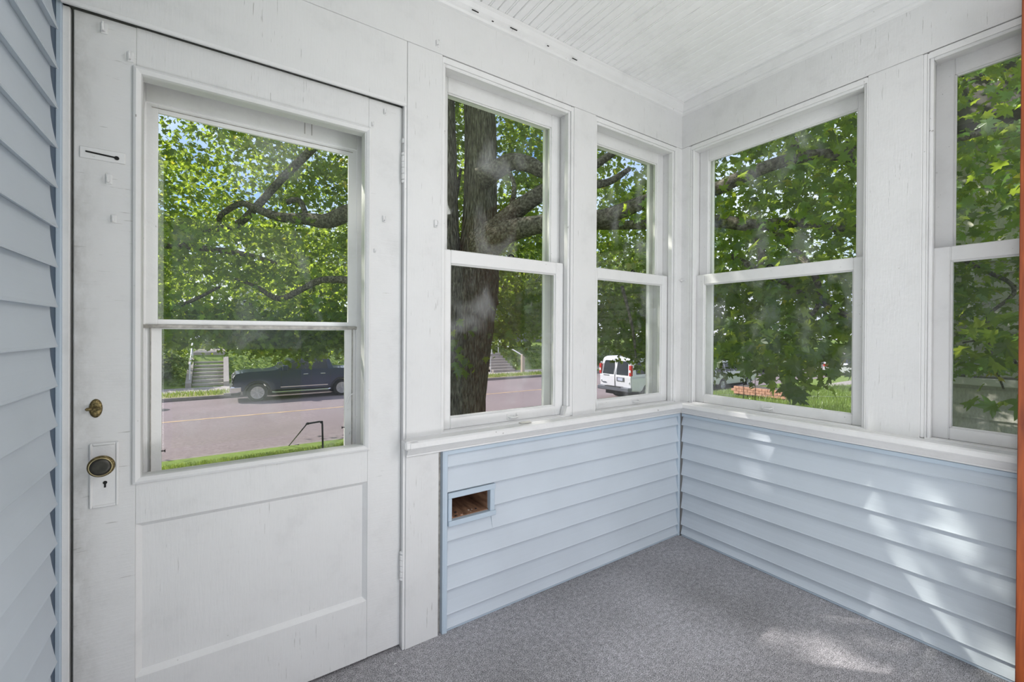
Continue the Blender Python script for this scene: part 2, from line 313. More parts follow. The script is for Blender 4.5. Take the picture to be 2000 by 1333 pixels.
B(W2[1]+.014, X1+.02, YF, YF+T, SILL-.005, ZF-.001, 'casing_board', 'paint_trim', wf)
# rough wall behind the boards (pieces around the openings)
core = MB(); YC = YF+T+.002
core.box(XL-.2, XO, YC, YO, WT+.02, ZC+.05); core.box(XL-.2, .5665, YC+.05, YO, ZD, WT+.02)
core.box(.5675, W1[0]-.0, YC, YO, .6, WT+.02); core.box(W1[1], W2[0], YC, YO, SILL-.05, WT+.02); core.box(W2[1], XO, YC, YO, SILL-.05, WT+.02)
core.box(.5675, .735, YC, YO, -.3, .6); core.box(.93, XO, YC+.02, YO, .0, SILL-.05); core.box(.735, .93, YC+.02, YO, .0, .437); core.box(.735, .93, YC+.02, YO, .535, SILL-.05)
core.box(.5675, XO, 1.62, YO, -.3, 0)
core.build('wall_core', 'paint_trim', wf)
# door jamb
B(.558, .5675, YF+.004, 1.70, 0, ZD, 'door_jamb', 'paint_trim', wf, .001)
B(-.36, -.327, 1.56, 1.70, 0, ZD, 'door_jamb', 'paint_trim', wf, .002)
B(-.34, .5665, 1.60, 1.70, ZD, ZD+.03, 'door_head', 'paint_trim', wf, .002)
B(-.34, .5665, 1.585, 1.72, -.03, .004, 'threshold', 'worn_plate', wf, .003)
B(-.342, .5665, 1.533, 1.545, ZD-.006, ZD+.006, 'header_bead', 'paint_trim', wf, .003)
# joints and small fittings of the front wall
def hook(par, x, y, z, s=1., out=-1, m_='paint_trim'):
    MB().box(x-.006*s, x+.006*s, y-.003, y+.002, z-.012*s, z+.012*s, .001).tube([(x, y-.002, z-.006*s), (x, y-.014*s, z-.009*s), (x, y-.019*s, z), (x, y-.016*s, z+.006*s)], .0022*s, 8).build('hook', m_, par, False)
hook(wf, .682, YF, 1.593, 1.2); hook(wf, .685, YF, 2.283, 1.0)
# mouldings: crown
def crown(name, fn, a, b, label):
    # profile in (out, z)
    P = [(0, ZC), (.034, ZC), (.034, ZC-.010), (.030, ZC-.014), (.022, ZC-.030), (.013, ZC-.040), (.013, ZC-.047), (.009, ZC-.055), (0, ZC-.060)]
    o = MB().prism(P, a, b, fn).build(name, 'paint_trim'); tag(o, label, kind='structure')
crown('trim_1', lambda p, q, t: (t, YF-p, q), XL-.05, X1, 'white crown moulding above the front wall')
crown('trim_2', lambda p, q, t: (X1-p, t, q), YB, YF, 'white crown moulding above the right wall')
P = [(-.03, SILL), (.046, SILL-.004), (.052, SILL-.010), (.052, SILL-.028), (.046, SILL-.034), (.024, SILL-.036), (.022, SILL-.044), (.014, SILL-.058), (.010, SILL-.062), (.010, SILL-.068), (0, SILL-.070), (-.03, SILL-.07)]
s1 = MB().prism(P, .5665, X1, lambda p, q, t: (t-(p if t > 2 else 0), YF-p, q)).build('trim_3', 'paint_trim'); tag(s1, 'white painted window sill along the front wall', kind='structure')
s2 = MB().prism(P, YB, YF, lambda p, q, t: (X1-p, t-(p if t > 1 else 0), q)).build('trim_4', 'paint_trim'); tag(s2, 'white painted window sill along the right wall', kind='structure')
# apron returns at the sill's left end
MB().box(.548, .60, YF-.05, YF+.0, SILL-.034, SILL-.002, .006).build('sill_end', 'paint_trim', s1)
def on_y(px, py, Y):
    d = at(px, py, 1)-Vector((0, 0, H)); return Vector((0, 0, H))+d*(Y/d.y)
for (px_, py_, l_) in ((928, 22, .03), (1003, 57, .035), (1122, 116, .03), (962, 42, .008), (1070, 90, .01)):
    c_ = on_y(px_, py_, YF-.028); MB().box(c_.x-l_/2, c_.x+l_/2, YF-.0315, YF-.027, c_.z-.0008, c_.z+.0008).build('paint_chip', 'dark_gap', bpy.data.objects['trim_1'])
# lower siding, front
BF = YF+.020; butts = [.012]+[.066+.0966*k for k in range(7)]; tops = [.066+.0966*k for k in range(7)]+[.700]
for zb, zt in zip(butts, tops):
    if zt-zb < .02: continue
    x0 = .735 if not (zt > .43 and zb < .54 and zb > .3) else .945
    if .34 < zb < .37: x0 = .735
    if .34 < zb < .37:      # the board below the hatch is notched around it
        MB().prism(siding_prof(zb, .425, BF, -1), x0, .945, fx).build('siding_board', 'vinyl_blue', wf); x0 = .945
    MB().prism(siding_prof(zb, zt+.006, BF, -1), x0, X1-.012, fx).build('siding_board', 'vinyl_blue', wf)
B(.735, .945, BF-.002, BF+.004, .530, .56, 'hatch_flashing', 'vinyl_blue', wf, 0)
B(.735, X1-.01, BF-.020, BF, .696, .714, 'top_trim', 'vinyl_blue_trim', wf, .002); 
B(.735, X1-.01, BF-.016, BF, .0, .018, 'base_trim', 'vinyl_blue_trim', wf, .003)
B(.716, .722, BF-.022, BF+.01, 0, .714, 'side_channel', 'vinyl_blue_trim', wf, .001); B(.722, .737, BF-.022, BF-.014, 0, .714, 'side_channel', 'vinyl_blue_trim', wf, .001)
B(.7005, .716, BF-.002, BF+.006, 0, .714, 'gap_board', 'worn_plate', wf, .001)
# corner post
B(X1-.014, X1+.004, YF-.002, YF+.02, 0, .714, 'corner_post', 'vinyl_blue_trim', wf, .003)
# hatch
hx = empty('mail_hatch', (.84, YF, .43)); hx.parent = wf; hx.location = Vector((.84, YF, .43))-Vector((0, 1.6, 0)); WL['mail_hatch'] = Vector((.84, YF, .43)); hx['label'] = 'small framed opening with a plywood chute in the front siding'
yb = BF-.026
B(.739, .957, yb, BF, .524, .546, 'hatch_trim', 'vinyl_blue_trim', hx, .002); B(.739, .755, yb, BF, .436, .524, 'hatch_trim', 'vinyl_blue_trim', hx, .002)
B(.930, .952, yb, BF, .436, .524, 'hatch_trim', 'vinyl_blue_trim', hx, .002); B(.739, .957, yb-.004, BF, .416, .437, 'hatch_trim', 'vinyl_blue_trim', hx, .002)
MB().box(.735, .95, BF-.008, 1.80, .425, .4405).build('chute_floor', 'plywood', hx); MB().box(.928, .936, BF, 1.80, .43, .54).build('chute_side', 'plywood', hx)
MB().box(.735, .742, BF, 1.80, .43, .54).build('chute_side', 'plywood', hx); MB().box(.735, .95, BF, 1.80, .528, .54).build('chute_roof', 'plywood', hx)
MB().box(.735, .95, 1.78, 1.80, .43, .54).build('chute_back', 'plywood', hx)
for i in range(16): 
    x_ = random.uniform(.76, .90); y_ = random.uniform(BF-.006, BF+.03); s_ = random.uniform(.0015, .004)
    MB().box(x_-s_, x_+s_, y_-s_, y_+s_, .4405, .4405+s_, .0005).build('crumb', random.choice(['brick_box', 'wood_post', 'black_plastic']), hx)

# ------------------------------------------------------------------ wall_right
wr = empty('wall_right', (2.3, .4, 0), 'white boarded right wall of the porch with blue siding below the sill', kind='structure')
W3 = (.668, 1.475); W4 = (-.33, .485)
B(X1, X1+T, YB, YF+.02, ZF, ZC, 'frieze_board', 'paint_vertical', wr)
B(X1, X1+T, W3[1]+.012, YF+.02, SILL-.005, ZF-.001, 'casing_board', 'paint_trim', wr)
B(X1, X1+T, W4[1]+.014, W3[0], SILL-.005, ZF-.001, 'casing_board', 'paint_vertical', wr)
B(X1, X1+T, YB, W4[0]-.014, SILL-.005, ZF-.001, 'casing_board', 'paint_vertical', wr)
core = MB(); XC = X1+T+.002
core.box(XC, XO, YB-.3, YO-.05, WT+.02, ZC+.05)
for a, b in ((W3[1], YO-.05), (W4[1], W3[0]), (YB-.3, W4[0])): core.box(XC, XO, a, b, SILL-.05, WT+.02)
core.box(XC+.02, XO, YB-.3, YO-.05, -.3, SILL-.05); core.build('wall_core', 'paint_trim', wr)
BR = X1+.018
for zb, zt in zip(butts, tops):
    if zt-zb < .02: continue
    MB().prism(siding_prof(zb, zt+.006, BR, -1), YB, YF-.010, fy).build('siding_board', 'vinyl_blue', wr)
B(BR-.020, BR, YB, YF-.01, .696, .714, 'top_trim', 'vinyl_blue_trim', wr, .002); B(BR-.016, BR, YB, YF-.01, 0, .018, 'base_trim', 'vinyl_blue_trim', wr, .003)

# ------------------------------------------------------------------ windows
def frame_mb(a0, a1, z0, z1, d0, d1, st, tr_, br, T_, bev=.002):
    """rectangular frame, a along wall, d depth; T_ maps (a,d,z)"""
    mb = MB()
    def bx(p0, p1, q0, q1):
        A = T_(p0, d0, q0); Bv = T_(p1, d1, q1)
        mb.box(min(A[0], Bv[0]), max(A[0], Bv[0]), min(A[1], Bv[1]), max(A[1], Bv[1]), q0, q1, bev)
    bx(a0, a0+st, z0, z1); bx(a1-st, a1, z0, z1); bx(a0+st, a1-st, z1-tr_, z1); bx(a0+st, a1-st, z0, z0+br)
    return mb
def window(n, a0, a1, T_, far_hi, label):
    c_ = T_((a0+a1)/2, .06, SILL); w_ = empty('window_%d' % n, c_, label, kind='structure')
    # jamb liner + stops
    frame_mb(a0-.001, a1+.001, SILL-.002, WT+.004, .0, .19, .004, .02, .004, T_, 0).build('jamb', 'paint_trim', w_)
    frame_mb(a0+.003, a1-.003, SILL+.0, WT-.012, .006, .036, .012, .014, .001, T_, .003).build('stop', 'paint_trim', w_)
    frame_mb(a0-.016, a1+.016, SILL+.0, WT+.010, .0005, .014, .016, .016, .001, T_, .004).build('edge_bead', 'paint_trim', w_)
    ls = frame_mb(a0+.004, a1-.004, SILL+.002, 1.510, .040, .072, .054, .055, .045, T_, .003).build('lower_sash', 'paint_trim', w_)
    us = frame_mb(a0+.004, a1-.004, 1.458, WT-.010, .078, .110, .054, .066, .052, T_, .003).build('upper_sash', 'paint_trim', w_)
    frame_mb(a0+.056, a1-.056, SILL+.045, 1.457, .048, .054, .007, .007, .007, T_, .002).build('glazing_bead', 'paint_trim', ls)
    frame_mb(a0+.056, a1-.056, 1.508, WT-.074, .086, .092, .007, .007, .007, T_, .002).build('glazing_bead', 'paint_trim', us)
    frame_mb(a0+.003, a1-.003, SILL, WT-.004, .145, .165, .042, .05, .03, T_, .002).build('storm_frame', 'storm_white_lifted', w_)
    frame_mb(a0+.003, a1-.003, 1.468, 1.498, .145, .165, .04, .01, .01, T_, .0).build('storm_rail', 'paint_trim', w_)
    def pane(p0, p1, z0, z1, d, name, m_, par, th=.003):
        A = T_(p0, d, z0); Bv = T_(p1, d+th, z1)
        return MB().box(min(A[0], Bv[0]), max(A[0], Bv[0]), min(A[1], Bv[1]), max(A[1], Bv[1]), z0, z1).build(name, m_, par)
    pane(a0+.05, a1-.05, SILL+.04, 1.46, .056, 'glass_pane', 'glass_pane', ls)
    pane(a0+.05, a1-.05, 1.50, WT-.07, .094, 'glass_pane', 'glass_pane', us)
    pane(a0+.04, a1-.04, SILL+.03, 1.47, .156, 'fly_screen', 'fly_screen', w_, .001)
    # sash lift and lock
    mid = (a0+a1)/2 + (.03 if n != 3 else .0)
    lf = MB()
    for da in (-.024, .024):
        A = T_(mid+da-.006, .037, SILL+.012); Bv = T_(mid+da+.006, .0405, SILL+.036)
        lf.box(min(A[0], Bv[0]), max(A[0], Bv[0]), min(A[1], Bv[1]), max(A[1], Bv[1]), SILL+.012, SILL+.036, .001)
    lf.tube([T_(mid-.024, .038, SILL+.024), T_(mid-.018, .026, SILL+.022), T_(mid, .022, SILL+.021), T_(mid+.018, .026, SILL+.022), T_(mid+.024, .038, SILL+.024)], .0035, 8)
    lf.build('sash_lift', 'paint_trim', ls)
    A = T_(mid-.022, .05, 1.51); Bv = T_(mid+.022, .068, 1.514)
    lk = MB().box(min(A[0], Bv[0]), max(A[0], Bv[0]), min(A[1], Bv[1]), max(A[1], Bv[1]), 1.51, 1.514, .001)
    lk.tube([T_(mid-.014, .058, 1.514), T_(mid-.004, .060, 1.523), T_(mid+.012, .066, 1.524), T_(mid+.022, .07, 1.520)], .0035, 8)
    o = lk.build('sash_lock', 'black_metal', ls); o['label'] = 'black metal sash lock'
    return w_
TF = lambda a, d, z: (a, YF+d, z)
TR = lambda a, d, z: (X1+d, a, z)
w1 = window(1, W1[0], W1[1], TF, 1, 'double-hung window beside the door, in front of the big trunk')
window(2, W2[0], W2[1], TF, 1, 'narrow double-hung window of the front wall next to the corner')
window(3, W3[0], W3[1], TR, 1, 'double-hung window of the right wall next to the corner')
window(4, W4[0], W4[1], TR, 1, 'double-hung window of the right wall cut by the picture edge')
wd = MB().prism([(1.338, SILL), (1.366, SILL), (1.372, SILL+.045), (1.350, SILL+.045)], YF-.002, YF+.035, fy).build('wooden_wedge', 'paint_trim', None, loc=(1.355, YF+.01, SILL))
tag(wd, 'small white wooden wedge standing at the right foot of the window beside the door', 'wedge')
pl = MB().box(1.075, 1.13, YF-.022, YF+.0, SILL-.001, SILL+.003, .001).build('flat_plate', 'paper_plate', None, loc=(1.10, YF-.01, SILL)); tag(pl, 'thin flat off-white plate lying on the front sill', 'plate')
# corner latch remnant
MB().box(X1-.012, X1+.001, YF-.012, YF-.0, 1.478, 1.49, .002).tube([(X1-.02, YF-.002, 1.485), (X1-.006, YF-.01, 1.487), (X1+.0, YF-.03, 1.482)], .003, 8).build('old_latch', 'paint_trim', wr)

# ------------------------------------------------------------------ wall_left
wl = empty('wall_left', (-.36, .4, 0), 'left porch wall clad in light blue lap siding', kind='structure')
k0 = .844-.0973*9; z = k0
while z < ZC:
    zt = min(z+.0973+.006, ZC)
    if zt-z > .02: MB().prism(siding_prof(max(z, .001), zt, XL, 1, out=.018), YB-.3, 1.497, fy).build('siding_board', 'vinyl_blue', wl)
    z += .0973
MB().box(XL-.1, XL-.003, YB-.3, YO, -.3, ZC+.05).build('wall_core', 'vinyl_channel', wl)
B(XL-.003, XL+.001, 1.49, 1.556, 0, ZC, 'channel_recess', 'vinyl_channel', wl, 0)
B(XL, -.3405, 1.548, 1.562, 0, ZC, 'side_channel', 'vinyl_blue_trim', wl, .002)
# ------------------------------------------------------------------ wall_back with house doorway (behind the camera)
wb = empty('wall_back', (.9, YB, 0), 'house wall behind the porch', kind='structure')
MB().box(.62, X1+.05, YB-.2, YB, 0, ZC).build('wall_core', 'vinyl_blue', wb); MB().box(XL-.1, .62, YB-.2, YB, 2.1, ZC).build('wall_core', 'vinyl_blue', wb)
# open stained door, seen edge on
d3 = empty('door_3', (2.1, -.675, 0), 'stained reddish-brown wooden door standing open at the right picture edge', kind='structure')
leaf_ = MB().box(2.08, 2.12, -.675, .2394, .012, 2.33, .002).build('door_leaf', 'stained_wood', d3)
for z0_, z1_ in ((.25, 1.0), (1.15, 2.15)): bmf = MB().box(2.076, 2.082, -.56, .12, z0_, z1_, .002).build('panel', 'stained_wood', d3)
MB().box(2.07, 2.14, YB+.005, -.68, .0, 2.36, .002).build('door_post', 'stained_wood', d3)
for z_ in (.3, 1.95): MB().tube([(2.076, -.678, z_), (2.076, -.678, z_+.1)], .006).build('hinge', 'brass_old', d3)

# ------------------------------------------------------------------ door_1
YD = 1.56
d1 = empty('door_1', (.557, YD, 0), 'white painted panel door with a large window in its upper half', kind='structure')
dx0, dx1, dz0, dz1 = -.3205, .5572, .010, 2.012
gx0, gx1, gz0, gz1 = -.186, .422, .772, 1.886
px0, px1, pz0, pz1 = -.196, .434, .215, .643
st = MB(); TH = .044
st.box(dx0, px0, YD, YD+TH, dz0, dz1, .002); st.build('stile', 'paint_stile', d1)
MB().box(px1, dx1, YD, YD+TH, dz0, dz1, .002).build('stile', 'paint_horizontal', d1)
MB().box(px0, px1, YD, YD+TH, gz1, dz1, .0005).build('top_rail', 'paint_vertical', d1)
MB().box(px0, px1, YD, YD+TH, pz1, gz0, .0005).build('lock_rail', 'paint_vertical', d1)
MB().box(px0, px1, YD, YD+TH, dz0, pz0, .0005).build('bottom_rail', 'paint_vertical', d1)
MB().box(px0, gx0, YD, YD+TH, gz0, gz1).box(gx1, px1, YD, YD+TH, gz0, gz1).build('window_cheek', 'paint_trim', d1)
MB().box(px0-.005, px1+.005, YD+.015, YD+.03, pz0-.005, pz1+.005).build('panel', 'paint_vertical', d1)
def bevel_frame(x0, x1, z0, z1, wdt, y0, y1, fn=None):
    mb = MB(); bm = mb.bm
    o_ = [bm.verts.new(p) for p in ((x0, y0, z0), (x1, y0, z0), (x1, y0, z1), (x0, y0, z1))]
    i_ = [bm.verts.new(p) for p in ((x0+wdt, y1, z0+wdt), (x1-wdt, y1, z0+wdt), (x1-wdt, y1, z1-wdt), (x0+wdt, y1, z1-wdt))]
    for k in range(4): bm.faces.new((o_[k], o_[(k+1) % 4], i_[(k+1) % 4], i_[k]))
    return mb
bevel_frame(px0, px1, pz0, pz1, .013, YD+.001, YD+.0152).build('panel_bevel', 'paint_trim', d1)
def moulding(x0, x1, z0, z1):     # around the window
    prof = [(0, 0), (.002, -.008), (.008, -.011), (.014, -.007), (.018, -.004), (.020, .004), (.020, .012), (0, .012)]
    mb = MB(); bm = mb.bm; cs = [(x0, z0, 1, 1), (x1, z0, -1, 1), (x1, z1, -1, -1), (x0, z1, 1, -1)]
    rings = [[bm.verts.new((cx+sx*p, YD+q, cz+sz*p)) for p, q in prof] for cx, cz, sx, sz in cs]; n = len(prof)
    for k in range(4):
        A, Bv = rings[k], rings[(k+1) % 4]
        for i in range(n): bm.faces.new((A[i], A[(i+1) % n], Bv[(i+1) % n], Bv[i]))
    return mb
moulding(-.204, .443, .754, 1.905).build('window_moulding', 'paint_trim', d1)
# hardware
es = MB().box(-.289, -.231, YD-.003, YD+.001, .706, .878, .002).build('lock_plate', 'paint_trim', d1)
frame_l = moulding  # raised rim of the plate
mb = MB(); mb.box(-.289, -.283, YD-.006, YD, .706, .878, .002).box(-.237, -.231, YD-.006, YD, .706, .878, .002).box(-.283, -.237, YD-.006, YD, .871, .878, .002).box(-.283, -.237, YD-.006, YD, .706, .713, .002); mb.build('plate_rim', 'paint_trim', es)
kh = MB().lathe([(.0045, -.0008), (.0045, .0006)], Matrix.Translation((-.258, YD-.0035, .771)) @ Matrix.Rotation(PI/2, 4, 'X'), 14).box(-.2600, -.2560, YD-.0042, YD-.003, .758, .771).build('keyhole', 'dark_gap', es)
KM = Matrix.Translation((-.257, YD-.004, .828)) @ Matrix.Rotation(PI/2, 4, 'X')
kn = MB().lathe([(.013, 0), (.013, .004), (.007, .008), (.007, .030), (.016, .036), (.0255, .043), (.0275, .050), (.0265, .056), (.022, .0575)], KM, 32).build('door_knob', 'brass_old', d1, True)
MB().lathe([(.0210, .0590), (.0208, .0612), (.014, .0618), (.004, .0610)], KM, 32).build('knob_face', 'knob_bronze', kn, True)['label'] = 'dark bronze knob face'
MB().lathe([(.0235, .0560), (.0238, .0594), (.0222, .0610), (.0215, .0600)], KM, 32).build('knob_ring', 'knob_rim', kn, True)
TM = Matrix.Translation((-.277, YD, .971)) @ Matrix.Rotation(PI/2, 4, 'X')
tl = MB().lathe([(.0135, 0), (.0130, .003), (.009, .0045)], TM, 24, 1, 1.85).build('thumb_turn', 'brass_old', d1, True)
MB().box(-.296, -.266, YD-.016, YD-.004, .967, .975, .003).build('turn_knob', 'brass_old', tl)
# painted slotted plate
sp_ = MB().box(-.309, -.219, YD-.003, YD+.001, 1.630, 1.660, .0015).build('slot_plate', 'paint_trim', d1)
MB().tube([(-.297, YD-.0035, 1.6475), (-.238, YD-.0035, 1.6435)], .0022, 8).lathe([(.0052, -.001), (.0052, .0012)], Matrix.Translation((-.236, YD-.004, 1.6425)) @ Matrix.Rotation(PI/2, 4, 'X'), 14).build('slot', 'dark_gap', sp_)
for (x_, z_, s_) in ((-.252, 1.584, 1.1), (-.242, 1.479, .9), (-.209, 1.926, 1.1), (-.262, 1.983, 1.2), (.493, 1.978, .9), (.449, 1.921, .7), (.491, 1.589, 1.), (.458, 1.47, .6)): hook(d1, x_, YD, z_, s_)
def hinge(z0, z1):
    n = 4; h = (z1-z0)/n; mb = MB(); X_, Y_ = .5585, YD-.012
    for k in range(n): mb.lathe([(.0064, 0), (.0078, .002), (.0078, h-.003), (.0064, h-.001)], Matrix.Translation((X_, Y_, z0+k*h)), 12)
    mb.lathe([(.003, 0), (.0078, .003), (.0078, .010), (.003, .014)], Matrix.Translation((X_, Y_, z1)), 12); mb.lathe([(.003, -.014), (.0078, -.010), (.0078, -.003), (.003, 0)], Matrix.Translation((X_, Y_, z0)), 12)
    mb.build('hinge', 'paint_trim', d1, False)
hinge(1.742, 1.83); hinge(.268, .352)
MB().tube([(.5585, YD-.012, 1.876), (.5585, YD-.012, 1.892)], .0068, 10).tube([(.5575, YD-.008, 1.84), (.5575, YD-.008, 1.885)], .002, 6).build('hinge_pin', 'paint_trim', d1)

# ------------------------------------------------------------------ door_2 : storm door just outside
YS = 1.695
d2 = empty('door_2', (.56, YS, 0), 'white storm door with aluminium sashes behind the panel door', kind='structure')
sx0, sx1, sz0, sz1 = -.192, .427, .735, 1.870
mb = MB(); mb.box(-.325, sx0, YS-.002, YS+.03, .01, 2.01, .002).box(sx1, .556, YS-.002, YS+.03, .01, 2.01, .002).box(sx0, sx1, YS-.002, YS+.03, sz1, 2.01, .001).box(sx0, sx1, YS-.002, YS+.03, .01, sz0, .001).build('door_leaf', 'storm_white_lifted', d2)
for x_ in (.245, .268): MB().box(x_, x_+.002, YS-.004, YS-.002, sz1+.015, sz1+.10).build('screw_strip', 'worn_plate', d2)
ua = frame_mb(sx0-.006, sx1+.006, 1.197, sz1+.006, 0, .012, .035, .031, .016, lambda a, d, z: (a, YS+.002+d, z), .001).build('upper_sash', 'storm_white_lifted', d2)
la = frame_mb(sx0-.006, sx1+.006, sz0-.006, 1.197, 0, .012, .044, .014, .008, lambda a, d, z: (a, YS+.010+d, z), .001).build('lower_sash', 'storm_white_lifted', d2)
MB().box(sx0-.008, sx1+.002, YS-.006, YS+.012, 1.186, 1.197, .001).build('meeting_rail', 'worn_plate', d2)
MB().box(sx0+.012, sx0+.0135, YS-.0005, YS+.016, sz0, 1.187).box(sx1-.0135, sx1-.012, YS-.0005, YS+.016, sz0, 1.187).box(sx0+.014, sx1-.014, YS-.0005, YS+.003, sz1-.013, sz1-.0115).build('track_line', 'worn_plate', d2)
MB().box(sx0+.02, sx1-.02, YS+.008, YS+.010, 1.205, sz1-.015).build('glass_pane', 'glass_pane', ua)
MB().box(sx0+.02, sx1-.02, YS+.022, YS+.024, sz0, 1.19).build('glass_pane', 'glass_pane', la)
MB().box(sx0+.02, sx1-.02, YS+.029, YS+.0295, sz0, 1.19).build('fly_screen', 'fly_screen', la)
for (x_, z_, s_) in ((sx0+.034, .805, 1), (sx1-.034, .815, -1)): MB().tube([(x_, YS+.012, z_), (x_+.014*s_, YS+.010, z_)], .0016, 8).box(x_+.013*s_-.001, x_+.013*s_+.001, YS+.007, YS+.013, z_-.004, z_+.004).build('nail', 'black_metal', d2)
MB().tube([(.395, YS+.0, .905), (.403, YS-.006, .935), (.418, YS-.006, .945)], .0022, 8).build('hook', 'storm_white_lifted', d2)

# small crumbs of paint on the carpet
for i, (px_, py_) in enumerate(((767, 1281), (772, 1302), (1563, 1158), (958, 1110))):
    D_ = (H-0)/((py_-CY)/F); p_ = at(px_, py_, D_); s_ = random.uniform(.003, .0055)
    o = MB().box(p_.x-s_, p_.x+s_, p_.y-s_*.7, p_.y+s_*.7, 0, s_*.5, .0008).build('paint_flake', 'paint_trim', None, loc=(p_.x, p_.y, 0))
    tag(o, ['white paint crumb on the carpet nearest the door post', 'tiny white paint crumb on the carpet, second from the door post', 'white paint crumb on the carpet along the right wall', 'white paint crumb on the carpet by the front siding'][i], 'paint crumb')
#OUTDOORS
# ------------------------------------------------------------------ outdoors: ground strips
def strip(name, mat_, pts, x0, x1, label, nx=60, amp=0.0):
    ys = [p[0] for p in pts]; V = []; Fc = []
    yy = []
    for i in range(len(pts)-1):
        n = max(1, int(abs(pts[i+1][0]-pts[i][0])/.6))
        for k in range(n): yy.append(pts[i][0]+(pts[i+1][0]-pts[i][0])*k/n)
    yy.append(ys[-1]); zz = np.interp(yy, ys, [p[1] for p in pts])
    for j, (y, z) in enumerate(zip(yy, zz)):
        for i in range(nx+1):
            V.append((x0+(x1-x0)*i/nx, y, z+(random.uniform(-amp, amp) if 0 < j < len(yy)-1 else 0)))
    for j in range(len(yy)-1):
        for i in range(nx): a = j*(nx+1)+i; Fc.append((a, a+1, a+nx+2, a+nx+1))
    me = bpy.data.meshes.new(name); me.from_pydata(V, [], Fc); me.materials.append(MATS[mat_]); me.shade_smooth()
    o = bpy.data.objects.new(name, me); C.objects.link(o); return tag(o, label, kind='structure')
LIP = [(-14, -1.0), (2.2, -1.0), (8.0, -1.25), (10.6, -1.55), (11.2, -1.65), (13.2, -1.98)]
strip('lawn', 'grass_ground', LIP, -30, 95, 'green front lawn falling to the street', 100, .02)
RZ = -2.12
strip('curb_near', 'curb', [(13.2, -1.98), (13.35, -1.98), (13.36, RZ-.02)], -60, 110, 'low concrete curb on the near side of the street', 4)
strip('street', 'asphalt', [(13.35, RZ), (19.2, RZ+.07), (25.1, RZ)], -60, 110, 'pinkish grey asphalt street', 20)
strip('curb_far', 'curb', [(25.08, RZ-.02), (25.1, -1.98), (25.28, -1.97)], -60, 110, 'concrete curb on the far side of the street', 4)
strip('verge', 'dry_grass', [(25.28, -1.97), (26.9, -1.93)], -60, 110, 'dry grass verge beyond the street', 90, .03)
strip('sidewalk', 'concrete', [(26.9, -1.92), (28.6, -1.90)], -60, 110, 'pale concrete sidewalk beyond the street', 20)
strip('bank', 'grass_ground', [(28.6, -1.90), (28.9, -1.80), (32.2, -.35), (34, -.2), (60, .1)], -60, 110, 'green bank rising to the houses', 90, .04)
MB().box(-60, 110, 19.13, 19.25, RZ+.06, RZ+.075).build('centre_line', 'road_yellow', bpy.data.objects['street'])
MB().box(.1, 1.1, 25.26, 26.92, -1.99, -1.915, .01).build('crossing_slab', 'concrete', bpy.data.objects['verge'])
strip('far_ground', 'grass_ground', [(-90, -2.3), (-14, -1.9)], -60, 160, 'ground beyond', 4)

# ------------------------------------------------------------------ leaves
def tmpl(full):
    if full: half = [(.04, -.02), (.30, -.10), (.25, .10), (.40, .14), (.60, .34), (.36, .38), (.22, .40), (.34, .66), (.15, .62), (.10, .78)]
    else: half = [(.28, -.08), (.24, .12), (.56, .34), (.20, .40), (.28, .66)]
    pts = [(0, 0)]+half+[(0, 1.05)]+[(-x, y) for x, y in half[::-1]]
    V = [(0, .22, 0)]+[(x, y-.0, -.22*abs(x)-.10*max(0, y-.4)) for x, y in pts]
    n = len(pts); return np.array(V, float), np.array([(0, i+1, (i+1) % n+1) for i in range(n)])
TF_, TL_ = tmpl(True), tmpl(False)
def rots(n, upb=.7, droop=.5):
    nr = rng.normal(size=(n, 3)); nr /= np.linalg.norm(nr, axis=1)[:, None]; nr = nr*.9+np.array([0, 0, upb]); nr /= np.linalg.norm(nr, axis=1)[:, None]
    t_ = rng.normal(size=(n, 3))+np.array([0, 0, -droop]); t_ -= nr*(t_*nr).sum(1)[:, None]; t_ /= np.linalg.norm(t_, axis=1)[:, None]
    s_ = np.cross(t_, nr); return np.stack([s_, t_, nr], axis=2)
def cloud(name, pos, Rm, sc, T_, mat_, parent=None, tint=None, loc=None):
    V, Fc = T_; n = len(pos); nv = len(V)
    co = np.einsum('nij,vj->nvi', Rm, V)*sc[:, None, None]+pos[:, None, :]
    if loc is not None: co = co-np.array(loc)
    fc = (Fc[None]+np.arange(n)[:, None, None]*nv).reshape(-1, 3)
    me = bpy.data.meshes.new(name); me.vertices.add(n*nv); me.vertices.foreach_set('co', co.reshape(-1).astype(np.float32))
    nf = len(fc); me.loops.add(nf*3); me.polygons.add(nf)
    me.loops.foreach_set('vertex_index', fc.reshape(-1).astype(np.int32)); me.polygons.foreach_set('loop_start', np.arange(0, nf*3, 3, dtype=np.int32))
    me.update(calc_edges=True)
    a = me.attributes.new('tint', 'FLOAT', 'FACE'); tv = rng.random(n) if tint is None else tint
    a.data.foreach_set('value', np.repeat(tv, len(Fc)).astype(np.float32)); me.materials.append(MATS[mat_])
    o = bpy.data.objects.new(name, me); C.objects.link(o)
    if parent is not None: o.parent = parent; o.location = -WL[parent.name]
    if loc is not None: o.location = loc
    return tag(o, kind='stuff')
def azel(px, py):
    d = (at(px, py, 1)-Vector((0, 0, H))).normalized(); return math.degrees(math.atan2(d.x, d.y)), math.degrees(math.asin(d.z))
LOWT = [(230, 702), (300, 702), (340, 700), (380, 690), (420, 686), (470, 696), (520, 708), (560, 722), (620, 724), (650, 702), (690, 695), (800, 690), (900, 730), (960, 716), (985, 716), (1005, 680), (1060, 668), (1163, 690), (1190, 695), (1225, 700), (1262, 728), (1330, 760), (1387, 768), (1420, 745), (1450, 730), (1490, 752), (1520, 760), (1560, 785), (1610, 775), (1640, 752), (1690, 785), (1800, 760), (1860, 740), (1900, 760), (1930, 828), (1960, 832), (1990, 826), (2100, 820)]
